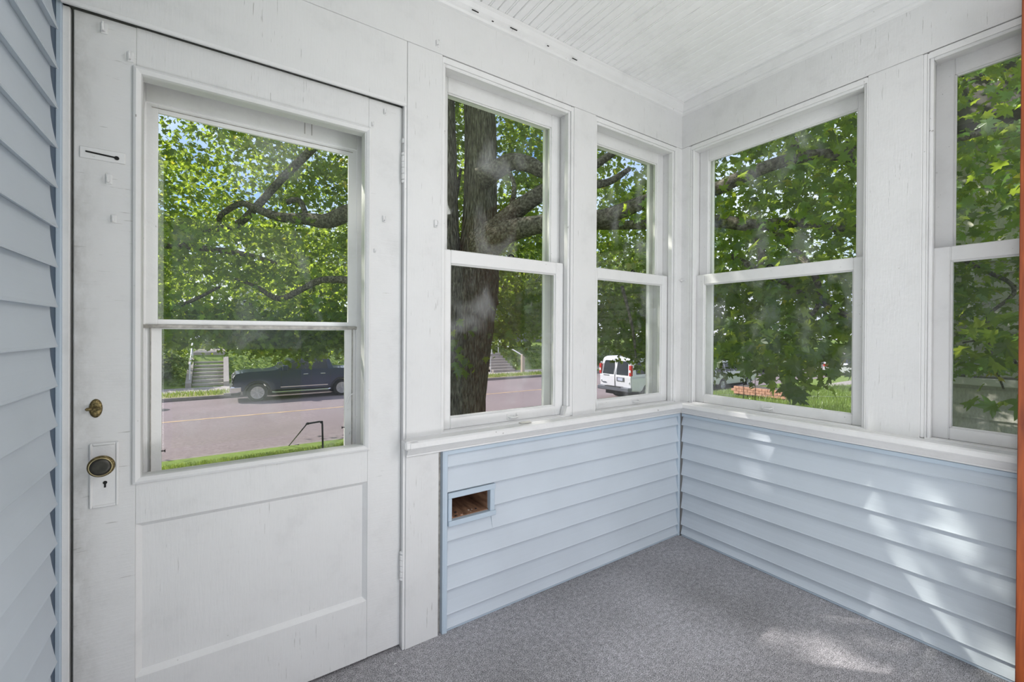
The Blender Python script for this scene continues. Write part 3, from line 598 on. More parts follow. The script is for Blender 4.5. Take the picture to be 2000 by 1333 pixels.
lt = np.array([azel(*p) for p in LOWT])
low_el = lambda az: np.interp(az, lt[:, 0], lt[:, 1])
def canopy(n_clump, az0, az1, eltop, d0, d1, per, rad, size, sparse=0, lowoff=0.0, dens=None, band=None):
    out = []; szs = []
    cnt = 0
    while cnt < n_clump:
        az = random.uniform(az0, az1); le = low_el(az) if lowoff is not None else 18
        d = (random.uniform(d0**2.2, d1**2.2))**(1/2.2)
        lo = le+math.degrees(rad*.45/d)+(lowoff or 0)
        el = lo+((band or eltop-lo)*random.random())
        if dens and random.random() > dens(az, el): continue
        c_ = np.array([d*math.cos(R(el))*math.sin(R(az)), d*math.cos(R(el))*math.cos(R(az)), H+d*math.sin(R(el))])
        if c_[1] < 3.0 and c_[0] < 3.0: continue
        if c_[0] > 6.9 and c_[1] < 2.6: continue
        cnt += 1
        k = max(4, int(random.gauss(per, per*.3))); p = rng.normal(size=(k, 3))*np.array([rad, rad, rad*.38])*.55
        out.append(c_+p); szs.append(rng.uniform(size*.65, size*1.25, k))
    P_ = np.concatenate(out); S_ = np.concatenate(szs)
    a_ = np.degrees(np.arctan2(P_[:, 0], P_[:, 1])); dd = np.linalg.norm(P_-np.array([0, 0, H]), axis=1); e_ = np.degrees(np.arcsin((P_[:, 2]-H)/dd))
    keep = (e_ > low_el(a_)-1.0) if lowoff is not None else np.ones(len(P_), bool)
    keep &= ~((P_[:, 0] < 2.75) & (P_[:, 1] < 2.4))
    return P_[keep], S_[keep]

# ------------------------------------------------------------------ the big maple
tb = at(884, 900, 7.2); tb.z = -1.1
tree = empty('maple_tree', tb, 'big old maple with a forked trunk on the front lawn, beside the porch', 'tree')
def TB(name, spec, par, n=14, wob=.0, lab=None):
    k_ = 1.0 if name != 'branch' or spec[0][2] < 6.5 else .95
    pts = [at(px, py, D*k_) for px, py, D, r_ in spec]; rr = [r_*(1.08 if name == 'branch' else 1) for *_, r_ in spec]
    P2 = []; R2 = []
    for i in range(len(pts)-1):          # catmull-rom smoothing
        p0 = pts[max(i-1, 0)]; p1 = pts[i]; p2 = pts[i+1]; p3 = pts[min(i+2, len(pts)-1)]
        for k in range(5):
            t_ = k/5; P2.append(.5*((2*p1)+(p2-p0)*t_+(2*p0-5*p1+4*p2-p3)*t_*t_+(3*p1-p0-3*p2+p3)*t_**3)); R2.append(rr[i]+(rr[i+1]-rr[i])*t_)
    P2.append(pts[-1]); R2.append(rr[-1])
    mb = MB().tube(P2, R2, n)
    if wob:
        for v in mb.bm.verts: v.co += Vector((random.uniform(-wob, wob), random.uniform(-wob, wob), 0))
    return mb.build(name, 'limb_bark' if name == 'branch' else 'bark', par, True)
tk = TB('trunk', [(884, 935, 7.2, .75), (880, 870, 7.2, .60), (878, 780, 7.2, .60), (884, 650, 7.2, .68), (890, 580, 7.2, .70), (896, 535, 7.2, .69), (900, 505, 7.2, .55)], tree, 28, .012)
TB('stem', [(866, 590, 7.1, .38), (864, 520, 7.1, .32), (862, 450, 7.1, .29), (860, 330, 7.1, .275), (857, 180, 7.15, .26), (850, -150, 7.2, .22)], tree, 20, .006)
TB('stem', [(925, 590, 7.2, .42), (935, 500, 7.2, .34), (938, 400, 7.2, .28), (938, 250, 7.2, .262), (934, 150, 7.2, .25), (935, -150, 7.2, .2)], tree, 20, .006)
BR_ = [[(940, 350, 7.1, .17), (972, 330, 7.0, .13), (1000, 316, 6.9, .12), (1035, 322, 6.8, .11), (1070, 338, 6.7, .09), (1170, 360, 6.6, .055), (1230, 330, 6.6, .03)],
 [(935, 475, 7.1, .2), (975, 440, 6.9, .14), (1010, 410, 6.8, .125), (1065, 373, 6.6, .105), (1150, 330, 6.4, .06), (1240, 270, 6.3, .03)],
 [(940, 492, 7.0, .22), (985, 456, 6.6, .16), (1062, 437, 6.2, .115), (1170, 425, 5.7, .09), (1215, 412, 5.5, .085), (1268, 392, 5.2, .075), (1385, 373, 4.4, .062), (1450, 345, 4.15, .056), (1530, 315, 3.95, .049), (1600, 303, 3.9, .045), (1690, 304, 3.85, .04), (1800, 290, 3.9, .032), (1950, 250, 4.0, .02)],
 [(1500, 326, 4.0, .03), (1548, 306, 3.95, .035), (1551, 272, 3.95, .028)],
 [(1640, 303, 3.88, .028), (1688, 275, 3.88, .026), (1730, 240, 3.9, .02)],
 [(1655, 308, 3.88, .018), (1672, 330, 3.85, .011), (1683, 375, 3.8, .009)],
 [(1062, 437, 6.2, .09), (1200, 440, 5.7, .055), (1330, 436, 5.0, .055), (1400, 432, 4.6, .064), (1470, 440, 4.3, .055), (1560, 434, 4.2, .045), (1680, 436, 4.1, .03), (1860, 300, 4.6, .02)],
 [(1455, 440, 4.35, .04), (1480, 468, 4.25, .034), (1487, 500, 4.2, .03), (1480, 540, 4.2, .02)],
 [(840, 460, 7.1, .2), (760, 430, 7.3, .17), (690, 415, 7.6, .135), (640, 432, 7.8, .12), (600, 428, 7.9, .10), (545, 424, 8.0, .075), (500, 408, 8.1, .06), (470, 398, 8.2, .05), (432, 420, 8.2, .045), (428, 438, 8.2, .03)],
 [(700, 200, 7.6, .10), (605, 296, 8.0, .065), (550, 350, 8.1, .062), (500, 405, 8.2, .062), (460, 440, 8.3, .06), (400, 452, 8.4, .045), (350, 478, 8.5, .035), (300, 482, 8.6, .03), (240, 490, 8.7, .02)],
 [(300, 478, 8.4, .05), (380, 484, 8.3, .05), (450, 492, 8.2, .045), (500, 502, 8.1, .035), (540, 515, 8.0, .02)],
 [(860, 600, 7.2, .1), (760, 560, 7.5, .07), (640, 546, 7.8, .055), (590, 565, 7.9, .05), (545, 584, 8.0, .05), (500, 560, 8.1, .03), (460, 545, 8.2, .02)],
 [(560, 395, 8.0, .045), (585, 392, 8.0, .045), (600, 428, 7.9, .04)],
 [(310, 610, 7.6, .035), (370, 590, 7.7, .03), (430, 560, 7.8, .02)],
 [(1000, 400, 6.8, .04), (1004, 360, 6.8, .03), (990, 330, 6.9, .02)],
 [(1560, 640, 4.0, .012), (1600, 590, 4.1, .02), (1580, 520, 4.3, .03), (1500, 440, 4.9, .04)],
 [(1700, 640, 3.9, .02), (1620, 600, 4.1, .022), (1540, 560, 4.3, .025), (1430, 500, 4.8, .03)],
 [(1990, 720, 3.6, .008), (1950, 665, 3.7, .01), (1880, 670, 3.8, .006)], [(1960, 760, 3.6, .006), (1940, 700, 3.6, .008), (1930, 620, 3.7, .012), (1980, 560, 3.9, .016), (1860, 480, 4.2, .02), (1860, 300, 4.6, .02)],
 [(1215, 560, 5.3, .02), (1235, 640, 5.1, .016), (1242, 700, 5.0, .01)], [(860, 330, 7.1, .07), (885, 400, 7.6, .035), (900, 330, 8.0, .02)]]
for s_ in BR_: TB('branch', s_, tree, 10)
def dens(az, el):           # thin patches where the sky shows
    v = 1.0
    for (px, py, r_, k) in ((350, 255, 2.6, .75), (430, 290, 1.8, .5), (450, 370, 1.6, .5), (1220, 325, 3.2, .85), (1420, 350, 3, .5), (1680, 240, 2.5, .6), (1495, 500, 1.5, .4), (900, 300, 1.0, .5), (1890, 200, 2.5, .4), (1875, 790, 2.6, .97), (1875, 690, 1.6, .85), (1905, 660, 1.5, .8), (1500, 640, 1.6, .6), (1650, 700, 1.2, .6)):
        a, e_ = azel(px, py)
        if (az-a)**2+(el-e_)**2 < r_*r_: v = min(v, 1-k)
    return v
PA, SA = canopy(1450, -16, 57, 38, 8.4, 12.5, 58, .56, .098, dens=dens)
PA2, SA2 = canopy(330, -16, 57, 34, 12.5, 17, 34, .9, .15, dens=dens, lowoff=2.0)
PS, SS = canopy(560, -62, -16, 60, 6.5, 11, 30, .7, .13, lowoff=8)  # unseen clumps left of the view, added to dapple the incoming sun
PB, SB = canopy(600, 54, 100, 36, 4.3, 7.8, 30, .42, .088, dens=dens)
PB2, SB2 = canopy(300, 50, 100, 40, 7.2, 11, 26, .6, .13, dens=dens, lowoff=3)
PC, SC = canopy(150, -14, 19, 0, 8.2, 10, 44, .46, .105, band=4.2)
PC2, SC2 = canopy(60, 34, 55, 0, 6.6, 9.6, 30, .5, .12, band=4.5)
PN, SN = canopy(30, 59, 74, 2, 3.3, 4.1, 11, .24, .105)
PN2, SN2 = canopy(8, 81.2, 84.5, 2, 3.5, 4.2, 9, .2, .105); PN = np.concatenate([PN, PN2]); SN = np.concatenate([SN, SN2])
PB = np.concatenate([PB, PN]); SB = np.concatenate([SB, SN])
# the leaves that show largest are objects of their own
azb = np.degrees(np.arctan2(PB[:, 0], PB[:, 1])); db = np.linalg.norm(PB-np.array([0, 0, H]), axis=1); elb = np.degrees(np.arcsin((PB[:, 2]-H)/db))
vis = ((azb > 58.8) & (azb < 73)) | ((azb > 79.5) & (azb < 83.6)); vis &= elb < 27
score = np.where(vis, SB/db, 0); idx = np.argsort(-score)[:300]
RB = rots(len(PB), .55, .9)
leaf_me = []
V_, F_ = TF_
for k in range(4):
    me = bpy.data.meshes.new('leaf'); vv = V_.copy(); vv[:, 2] += rng.normal(size=len(vv))*.02; me.from_pydata(vv.tolist(), [], F_.tolist()); me.materials.append(MATS['maple_leaf'])
    a = me.attributes.new('tint', 'FLOAT', 'FACE'); a.data.foreach_set('value', np.full(len(F_), .15+.2*k, np.float32)); leaf_me.append(me)
for i in idx:
    o = bpy.data.objects.new('leaf', leaf_me[int(i) % 4]); C.objects.link(o); o.parent = tree
    M_ = Matrix([list(r_) for r_ in (RB[i]*SB[i])]).to_4x4(); M_.translation = Vector(PB[i])-tb; o.matrix_local = M_
rest = np.ones(len(PB), bool); rest[idx] = False
cloud('near_foliage', PB[rest], RB[rest], SB[rest], TF_, 'maple_leaf', tree)
PO = []      # unseen crown clumps above the front yard, added to shade the near leaves
while len(PO) < 230:
    x_, y_ = random.uniform(-.5, 5.5), random.uniform(2.8, 7.5); zmin = 1.75+.56*math.hypot(x_, y_); z_ = random.uniform(zmin, zmin+1.6)
    if z_ > 3.4: PO.append(np.array([x_, y_, z_]))
PO = np.repeat(np.array(PO), 26, 0)+rng.normal(size=(230*26, 3))*np.array([.28, .28, .1]); SO = rng.uniform(.08, .15, len(PO))
P_ = np.concatenate([PA, PA2, PS, PB2, PC, PC2, PO]); S_ = np.concatenate([SA, SA2, SS, SB2, SC, SC2, SO])
cloud('foliage', P_, rots(len(P_), .6, .7), S_, TL_, 'maple_leaf', tree)
print('leaves', len(PB), len(P_))
# leaves low on the trunk side
c_ = at(880, 700, 6.2); k = 60; P_ = np.array(c_)+rng.normal(size=(k, 3))*np.array([.16, .16, .25])
cloud('sprout_leaves', P_, rots(k, .5, 1), rng.uniform(.09, .15, k), TF_, 'maple_leaf', tree)

# ------------------------------------------------------------------ far trees, shrubs, hedges
def crown_tree(name, x, y, zb, hgt, rad, n, size, label, trunk_r=.2, group=None, mat_='far_leaf', base=None, cat='tree'):
    t_ = empty(name, (x, y, zb), label, cat, group)
    if trunk_r: MB().tube([(x, y, zb-.1), (x+.1, y, zb+hgt*.35), (x, y+.1, zb+hgt*.7)], [trunk_r, trunk_r*.8, trunk_r*.3], 10).build('trunk', 'bark', t_, True)
    nc = max(6, n//24); cs = []
    cb = zb+(base if base is not None else hgt*.3)
    for _ in range(nc):
        v = rng.normal(size=3); v /= np.linalg.norm(v); v *= rng.random()**.35
        cs.append(np.array([x, y, (cb+zb+hgt)/2])+v*np.array([rad, rad, (zb+hgt-cb)/2]))
    P_ = np.repeat(np.array(cs), 24, 0)+rng.normal(size=(nc*24, 3))*rad*.13
    P_[:, 2] = np.maximum(P_[:, 2], zb+.05)
    cloud('foliage', P_, rots(len(P_), .5, .3), rng.uniform(size*.7, size*1.3, len(P_)), TL_, mat_, t_)
    return t_
FT = [(-15, 44, 13, 5, 'tall leafy tree far left beyond the street, behind the shrub bank'), (-5, 48, 12, 5, 'tall leafy tree behind the grey house across the street'), (5, 40, 11, 4.6, 'leafy tree on the far bank behind the pickup truck'),
      (13, 42, 13, 5.4, 'broad tree beyond the street seen just right of the big trunk'), (23, 34, 11, 4.6, 'tree beside the second flight of steps across the street'), (33, 33, 12, 5.5, 'broad tree across the street above the white van'),
      (44, 31, 12, 6, 'tree down the street to the right of the van'), (54, 22, 13, 6, 'large tree far down the street seen in the corner window'), (60, 9, 12, 6, 'large tree at the far end of the neighbouring yard'), (52, 42, 15, 6, 'highest tree of the far row down the street')]
for x, y, h_, r_, lb in FT: crown_tree('leafy_tree', x, y, -.5 if y > 30 else -1.6, h_, r_, 2600, .42, lb, .28, 'trees across the street')
SH = [(-4.3, 29.9, 1.9, 1.5, 'rounded dark green shrub at the left foot of the far bank'), (-2.5, 29.8, 1.5, 1.1, 'shrub just left of the concrete steps'), (2.6, 35.5, 2.2, 1.8, 'dark bush on top of the bank behind the pickup bonnet'), (-3.4, 35.0, 2.8, 2.0, 'tall bush at the top left of the concrete steps'),
      (6.0, 35.8, 2.3, 2.0, 'dark bush on top of the bank behind the pickup cab'), (27.5, 29.5, 1.5, 2.2, 'clipped shrub on the bank left of the white van'), (31.5, 28.9, 1.6, 2.4, 'shrub on the bank behind the white van'), (1.3, 36.4, 2.6, 1.6, 'upright bush behind the top of the concrete steps')]
for x, y, h_, r_, lb in SH: crown_tree('shrub', x, y, float(np.interp(y, [28.6, 32.2, 34], [-1.9, -.35, -.2])), h_, r_, 1500, .15, lb, 0, 'shrubs on the far bank', 'shrub_leaf', 0, 'shrub')
n = 15000; xx = rng.uniform(-12, 45, n); yy = rng.uniform(28.8, 33.6, n); ok = ~((xx > -1.6) & (xx < .35)); xx, yy = xx[ok], yy[ok]
zz = np.interp(yy, [28.6, 28.9, 32.2, 34], [-1.9, -1.8, -.35, -.2])+rng.uniform(.0, .16, len(yy))
o = cloud('ground_cover', np.stack([xx, yy, zz], 1), rots(len(xx), .9, 0), rng.uniform(.08, .2, len(xx)), TL_, 'shrub_leaf'); tag(o, 'low leafy ground cover and ivy on the far bank', 'ground cover')
def grass(name, n, x0, x1, y0, y1, zf, h0, h1, label, wdt=.006, mat_='grass_blade', lean=.3):
    bx_ = rng.uniform(x0, x1, n); by = rng.uniform(y0, y1, n); bz = zf(by); an = rng.uniform(0, PI, n); hh = rng.uniform(h0, h1, n)
    dx, dy = np.cos(an)*wdt, np.sin(an)*wdt; lx, ly = rng.normal(size=n)*lean*hh, rng.normal(size=n)*lean*hh
    A = np.stack([bx_-dx, by-dy, bz-.01], 1); B_ = np.stack([bx_+dx, by+dy, bz-.01], 1); M1 = np.stack([bx_+lx*.4-dx*.6, by+ly*.4-dy*.6, bz+hh*.6], 1); M2 = np.stack([bx_+lx*.4+dx*.6, by+ly*.4+dy*.6, bz+hh*.6], 1); Tp = np.stack([bx_+lx, by+ly, bz+hh], 1)
    co = np.stack([A, B_, M2, M1, Tp], 1).reshape(-1, 3); b5 = np.arange(n)*5
    fc = np.concatenate([np.stack([b5, b5+1, b5+2], 1), np.stack([b5, b5+2, b5+3], 1), np.stack([b5+3, b5+2, b5+4], 1)])
    me = bpy.data.meshes.new(name); me.vertices.add(n*5); me.vertices.foreach_set('co', co.reshape(-1).astype(np.float32)); nf = len(fc); me.loops.add(nf*3); me.polygons.add(nf)
    me.loops.foreach_set('vertex_index', fc.reshape(-1).astype(np.int32)); me.polygons.foreach_set('loop_start', np.arange(0, nf*3, 3, dtype=np.int32)); me.update(calc_edges=True)
    a = me.attributes.new('tint', 'FLOAT', 'FACE'); tv = rng.random(n)*.9; a.data.foreach_set('value', np.tile(tv, 3).astype(np.float32)); me.materials.append(MATS[mat_])
    o = bpy.data.objects.new(name, me); C.objects.link(o); return tag(o, label, 'grass', kind='stuff')
lz = lambda y: np.interp(y, [p[0] for p in LIP], [p[1] for p in LIP])
grass('lawn_grass', 26000, -3.5, 5, 8.2, 11.4, lz, .04, .09, 'short green grass at the top of the front lawn slope')
grass('yard_grass', 30000, 8.5, 24, 2.2, 12.5, lz, .06, .2, 'rough grass of the neighbouring yard', .010)
grass('verge_grass', 9000, -6, 26, 25.35, 26.85, lambda y: np.full_like(y, -1.95), .06, .2, 'scrubby grass on the verge beyond the street', .014)

# ------------------------------------------------------------------ concrete steps across the street
sx, sw = -1.32, 1.42
stp = empty('concrete_steps', (sx+sw/2, 28.7, -1.9), 'flight of grey concrete steps rising from the far sidewalk, between low cheek walls', 'steps')
for k in range(7): MB().box(sx, sx+sw, 28.75+.42*k, 32.2, -1.95, -1.9+.175*(k+1), .01).build('step', 'concrete', stp)
for x_, lb in ((sx-.28, 'l'), (sx+sw+.0, 'r')):
    MB().prism([(28.6, -1.95), (28.6, -1.65), (31.7, -.45), (32.3, -.45), (32.3, -1.95)], x_, x_+.26, fx).build('cheek_wall', 'concrete', stp)
MB().tube([(sx-.1, 28.9, -1.5), (sx-.1, 28.9, -.75), (sx-.1, 31.6, .55), (sx-.1, 31.6, -.4)], .035, 8).build('handrail', 'rail_white', stp)
MB().box(sx-.1, sx+sw+.1, 32.2, 41, -.75, -.16).build('path', 'concrete', stp)
s2_ = empty('garden_steps', (18.6, 28, -1.9), 'distant flight of steps with a white handrail, seen right of the big trunk', 'steps')
for k in range(7): MB().box(17.2, 19.2, 27.9+.36*k, 31, -1.95, -1.9+.19*(k+1), .01).build('step', 'concrete', s2_)
MB().box(19.25, 19.5, 27.0, 27.25, -1.95, -.55, .02).build('newel_post', 'wood_post', s2_)
MB().tube([(19.35, 27.2, -.6), (18.0, 29.5, .75)], .05, 8).tube([(18.0, 29.5, .75), (18.0, 29.5, -.6)], .04, 8).tube([(18.0, 29.5, .70), (19.6, 30.6, .75)], .03, 8).tube([(19.2, 30.4, .75), (19.2, 30.4, -.6)], .03, 8).build('handrail', 'rail_white', s2_)
fe = empty('wire_fence', (16, 27.6, -1.9), 'thin wire fence with pale posts along the far sidewalk', 'fence')
for x_ in (13.0, 15.2, 17.0): MB().tube([(x_, 27.6+.4, -1.95), (x_, 28.0, -.72)], .03, 6).build('post', 'rail_white', fe)
MB().tube([(12, 28.0, -.74), (17.1, 28.0, -.74)], .022, 6).build('top_rail', 'rail_white', fe)

# ------------------------------------------------------------------ pipe railings by the front walk
def P3(px, py, D): return at(px, py, D)
ra = empty('pipe_railing', P3(632, 882, 9.4), 'bent black pipe handrail at the top of the lawn steps', 'railing'); DD = 9.4
MB().tube([P3(631, 900, DD), P3(630, 850, DD), P3(629.5, 828, DD), P3(628, 825, DD), P3(625, 824, DD), P3(601, 828, DD), P3(598, 829, DD)], .019, 10).build('post', 'pipe_black', ra, True)
MB().tube([P3(599, 829, DD), P3(562, 874, DD+2.6)], .013, 8).tube([P3(562, 874, DD+2.6), P3(583, 870, DD+2.4), P3(585, 871, DD+2.4), P3(585, 905, DD+2.4)], [.024]*4, 8).build('rail', 'pipe_black', ra, True)
for (px, py, D) in ((601, 828, DD), (628, 825, DD)): MB().lathe([(.012, -.03), (.027, -.02), (.027, .02), (.012, .03)], Matrix.Translation(P3(px, py, D)) @ Matrix.Rotation(PI/2, 4, 'Y'), 10).build('elbow', 'pipe_black', ra)

# ------------------------------------------------------------------ neighbouring yard
MB().box(17.6, 17.9, 6.9, 9.6, -1.5, -.95)
pb = empty('planter_box', (18, 8.2, float(lz(8.2))), 'low pinkish brick planter in the neighbouring grass', 'planter')
for r_ in range(3):
    for k in range(9):
        y_ = 7.35+k*.215+(r_ % 2)*.1
        MB().box(16.9, 17.0, y_, y_+.205, -1.2+.1*r_, -1.108+.1*r_, .006).build('brick', 'brick_box', pb)
MB().box(17.0, 17.9, 7.35, 9.3, -1.25, -.93).build('soil', 'bark', pb); MB().box(16.92, 17.9, 7.25, 7.35, -1.22, -.9).build('side_wall', 'brick_box', pb)
yf = empty('garden_wire_fence', (12, 5, -1.2), 'thin wire garden fence with dark stakes in the neighbouring grass', 'fence')
for px in (1543, 1548, 1475, 1452): MB().tube([at(px, 812, 11.5), at(px, 738, 11.5)], .007, 6).build('stake', 'pipe_black', yf)
for py in (770,): MB().tube([at(1300, py, 11.5), at(1700, py+6, 11.5)], .004, 5).build('wire', 'rail_white', yf)
tr2 = crown_tree('young_tree', 21, 9.3, -1.5, 3.6, 1.2, 500, .16, 'thin young tree behind the brick planter', .07, None, 'far_leaf', 1.8)
MB().box(24, 44, 4.0, 9.0, -1.62, -1.30).build('driveway', 'concrete')['kind'] = 'structure'

# neighbour's house
XN = 7.5
nh = empty('neighbour_house', (XN+3, -2, -1.1), 'neighbouring house with greyish shingle siding and a white-trimmed window, behind the maple leaves', 'house')
MB().box(XN+.05, XN+8, -9, 1.95, -1.2, 3.6).build('house_body', 'shingle', nh)
zz_ = -1.2
while zz_ < 3.5:
    if not (.56 < zz_+.08 < .67): MB().prism([(XN+.05, zz_+.18), (XN+.03, zz_+.18), (XN, zz_), (XN+.05, zz_)], -9, 2.0, fy).build('shingle_course', 'shingle', nh)
    zz_ += .172
MB().box(XN-.05, XN+.05, -9, 2.02, .575, .665, .008).build('sill_band', 'house_white', nh)
MB().box(XN-.03, XN+.04, 1.90, 2.02, .66, 3.5, .005).build('corner_board', 'shingle', nh)
for y0, y1 in ((.62, 1.27), (-.4, .35), (-1.6, -.8)):
    wn = MB().box(XN-.03, XN+.02, y1-.06, y1, .665, 2.1, .004).box(XN-.03, XN+.02, y0, y0+.06, .665, 2.1, .004).box(XN-.03, XN+.02, y0, y1, 2.04, 2.12, .004).box(XN-.02, XN+.02, y0, y1, 1.36, 1.40).build('window_frame', 'house_white', nh)
    mb = MB(); n_ = 11
    prof = [(y0+.06+(y1-y0-.12)*i/22, XN+.035-.012*(i % 2)) for i in range(23)]+[(y1-.06, XN+.05), (y0+.06, XN+.05)]
    mb.prism([(b_, a_) for a_, b_ in prof], .68, 2.05, fz).build('curtain', 'curtain', nh)
MB().prism([(-9.6, 3.6), (2.5, 3.6), (2.5, 3.75), (-3.5, 6.6), (-9.6, 3.75)], XN-.4, XN+8.4, fx).build('roof', 'roof_dark', nh)

# ------------------------------------------------------------------ houses across the street
def house(x, y, zb, wx, wy, hgt, mat_, label, rz=0, roofax='x'):
    h_ = empty('house', (x, y, zb), label, 'house', 'houses across the street')
    MB().box(x-wx/2, x+wx/2, y-wy/2, y+wy/2, zb-.3, zb+hgt).build('wall', mat_, h_)
    if roofax == 'x': MB().prism([(y-wy/2-.5, zb+hgt), (y+wy/2+.5, zb+hgt), (y, zb+hgt+wy*.38)], x-wx/2-.4, x+wx/2+.4, fx).build('roof', 'roof_dark', h_)
    else: MB().prism([(x-wx/2-.5, zb+hgt), (x+wx/2+.5, zb+hgt), (x, zb+hgt+wx*.4)], y-wy/2-.4, y+wy/2+.4, fy).build('roof', 'roof_dark', h_)
    yf_ = y-wy/2; n_ = int(wx//2.4)
    for fl_ in range(int(hgt//2.7)):
        for i in range(n_):
            cx_ = x-wx/2+wx*(i+.5)/n_; z0 = zb+.9+fl_*2.7
            if fl_ == 0 and i == n_//2:
                MB().box(cx_-.5, cx_+.5, yf_-.05, yf_+.05, zb, zb+2.1, .01).build('door', 'wood_post', h_); continue
            f_ = MB().box(cx_-.55, cx_+.55, yf_-.06, yf_+.02, z0, z0+1.45, .01).build('window_frame', 'rail_white', h_)
            MB().box(cx_-.44, cx_+.44, yf_-.075, yf_-.05, z0+.1, z0+.68).box(cx_-.44, cx_+.44, yf_-.075, yf_-.05, z0+.76, z0+1.34).build('window_pane', 'window_dark', f_)
    MB().box(x-wx/2-.1, x+wx/2+.1, yf_-2.0, yf_, zb+2.5, zb+2.7, .02).build('porch_roof', 'roof_dark', h_)
    for i in range(4): MB().box(x-wx/2+.1+(wx-.4)*i/3, x-wx/2+.3+(wx-.4)*i/3, yf_-1.9, yf_-1.7, zb-.1, zb+2.5, .01).build('porch_post', 'rail_white', h_)
    return h_
house(-9, 56, -.1, 10, 8, 5.6, 'house_gray', 'pale grey two-storey house across the street, far left behind the leaves'); house(6, 55, -.1, 10, 8, 5.8, 'house_white', 'white two-storey house across the street, behind the pickup truck', roofax='y')
house(19, 55, -.1, 9, 8, 5.5, 'house_tan', 'tan house across the street, seen right of the big trunk'); house(33, 50, -.1, 10, 8, 5.6, 'house_gray', 'grey house across the street, above the white van', roofax='y')
def sidehouse(x, y, mat_, label):
    h_ = empty('house', (x, y, -1.4), label, 'house', 'houses beyond the neighbouring yard')
    MB().box(x, x+8, y-5, y+5, -1.6, 4.2).build('wall', mat_, h_); MB().prism([(y-5.5, 4.2), (y+5.5, 4.2), (y, 7.8)], x-.4, x+8.4, fx).build('roof', 'roof_dark', h_)
    for k in (-3.4, -1.1, 1.2, 3.5):
        for z_ in (-.2, 2.4):
            f_ = MB().box(x-.06, x+.02, y+k-.55, y+k+.55, z_, z_+1.4, .01).build('window_frame', 'rail_white', h_); MB().box(x-.08, x-.05, y+k-.44, y+k+.44, z_+.1, z_+1.3).build('window_pane', 'window_dark', f_)
    MB().box(x-2, x, y-5, y+5, 1.8, 1.95, .02).build('porch_roof', 'roof_dark', h_)
    for k in (-4.8, -1.6, 1.6, 4.8): MB().box(x-1.9, x-1.7, y+k-.1, y+k+.1, -1.6, 1.8, .01).build('porch_post', 'house_tan', h_)
sidehouse(68, 4, 'house_white', 'white house with a tan-posted porch far beyond the neighbouring yard'); sidehouse(60, -12, 'house_tan', 'tan house beyond the neighbouring yard, nearer the picture edge')

# ------------------------------------------------------------------ vehicles
def wheel(par, x, y, r_, side, wd_=.24, spokes=6):
    M_ = Matrix.Translation((x, y, r_)) @ Matrix.Rotation(-side*PI/2, 4, 'X')
    wh = MB().lathe([(r_*.62, -wd_), (r_*.93, -wd_), (r_, -wd_+.04), (r_, -.04), (r_*.93, 0), (r_*.68, .0), (r_*.66, -.05), (r_*.3, -.06)], M_, 28).build('wheel', 'tyre', par, False)
    mb = MB().lathe([(r_*.60, -.04), (r_*.665, -.012), (r_*.67, .004), (r_*.62, .004), (r_*.60, -.03)], M_, 28)
    mb.lathe([(.02, -.03), (.075, -.03), (.07, .0), (.03, .006)], M_, 12)
    for k in range(spokes):
        for da in (-.13, .13):
            a = 2*PI*k/spokes+da; d_ = Vector((math.cos(a), math.sin(a), 0)); e2 = Vector((math.cos(a+da*.9), math.sin(a+da*.9), 0))
            mb.tube([M_ @ (d_*.06+Vector((0, 0, -.012))), M_ @ (e2*r_*.64+Vector((0, 0, -.004)))], .017, 5)
    mb.build('rim', 'alloy', wh); return wh
def vbody(par, top, zb, arches, W_, belt, tum, mat_, bev=.03):
    def yy_(z): return W_/2*(1-tum*max(0, z-belt))
    def clip(P_, above):
        out = []
        for a, b_ in zip(P_, P_[1:]+P_[:1]):
            ia, ib = (a[1] >= belt) == above or a[1] == belt, (b_[1] >= belt) == above or b_[1] == belt
            if ia: out.append(a)
            if ia != ib: t_ = (belt-a[1])/(b_[1]-a[1]); out.append((a[0]+(b_[0]-a[0])*t_, belt))
        return [p for k, p in enumerate(out) if k == 0 or abs(p[0]-out[k-1][0])+abs(p[1]-out[k-1][1]) > 1e-4]
    def slab(P_, name, bv):
        mb = MB(); bm = mb.bm; n_ = len(P_)
        A = [bm.verts.new((x, -yy_(z), z)) for x, z in P_]; B_ = [bm.verts.new((x, yy_(z), z)) for x, z in P_]
        for i in range(n_): bm.faces.new((A[i], A[(i+1) % n_], B_[(i+1) % n_], B_[i]))
        f1 = bm.faces.new(A[::-1]); f2 = bm.faces.new(B_)
        bmesh.ops.bevel(bm, geom=list(set(f1.edges) | set(f2.edges)), offset=bv, segments=2, affect='EDGES')
        mb.build(name, mat_, par)
    low = clip(list(top), False)
    for (ax, ar, az_) in sorted(arches, reverse=True):
        n_ = 10; h0 = math.asin(max(-1, min(1, (zb-az_)/ar)))
        for k in range(n_+1): a = h0+(PI-2*h0)*k/n_; low.append((ax+ar*math.cos(a), az_+ar*math.sin(a)))
    up_ = [(x, z-(.02 if abs(z-belt) < 1e-6 else 0)) for x, z in clip(list(top), True)]
    slab(low, 'body', bev); slab(up_, 'cab', bev*.7); return yy_
def sidewin(par, pts, yy_, name, mat_, off=.006):
    for s in (-1, 1):
        mb = MB(); bm = mb.bm
        o_ = [bm.verts.new((x, s*(yy_(z)+off), z)) for x, z in pts]; i_ = [bm.verts.new((x, s*(yy_(z)-.02), z)) for x, z in pts]; n_ = len(pts)
        bm.faces.new(o_); bm.faces.new(i_[::-1])
        for i in range(n_): bm.faces.new((o_[i], o_[(i+1) % n_], i_[(i+1) % n_], i_[i]))
        mb.build(name, mat_, par)
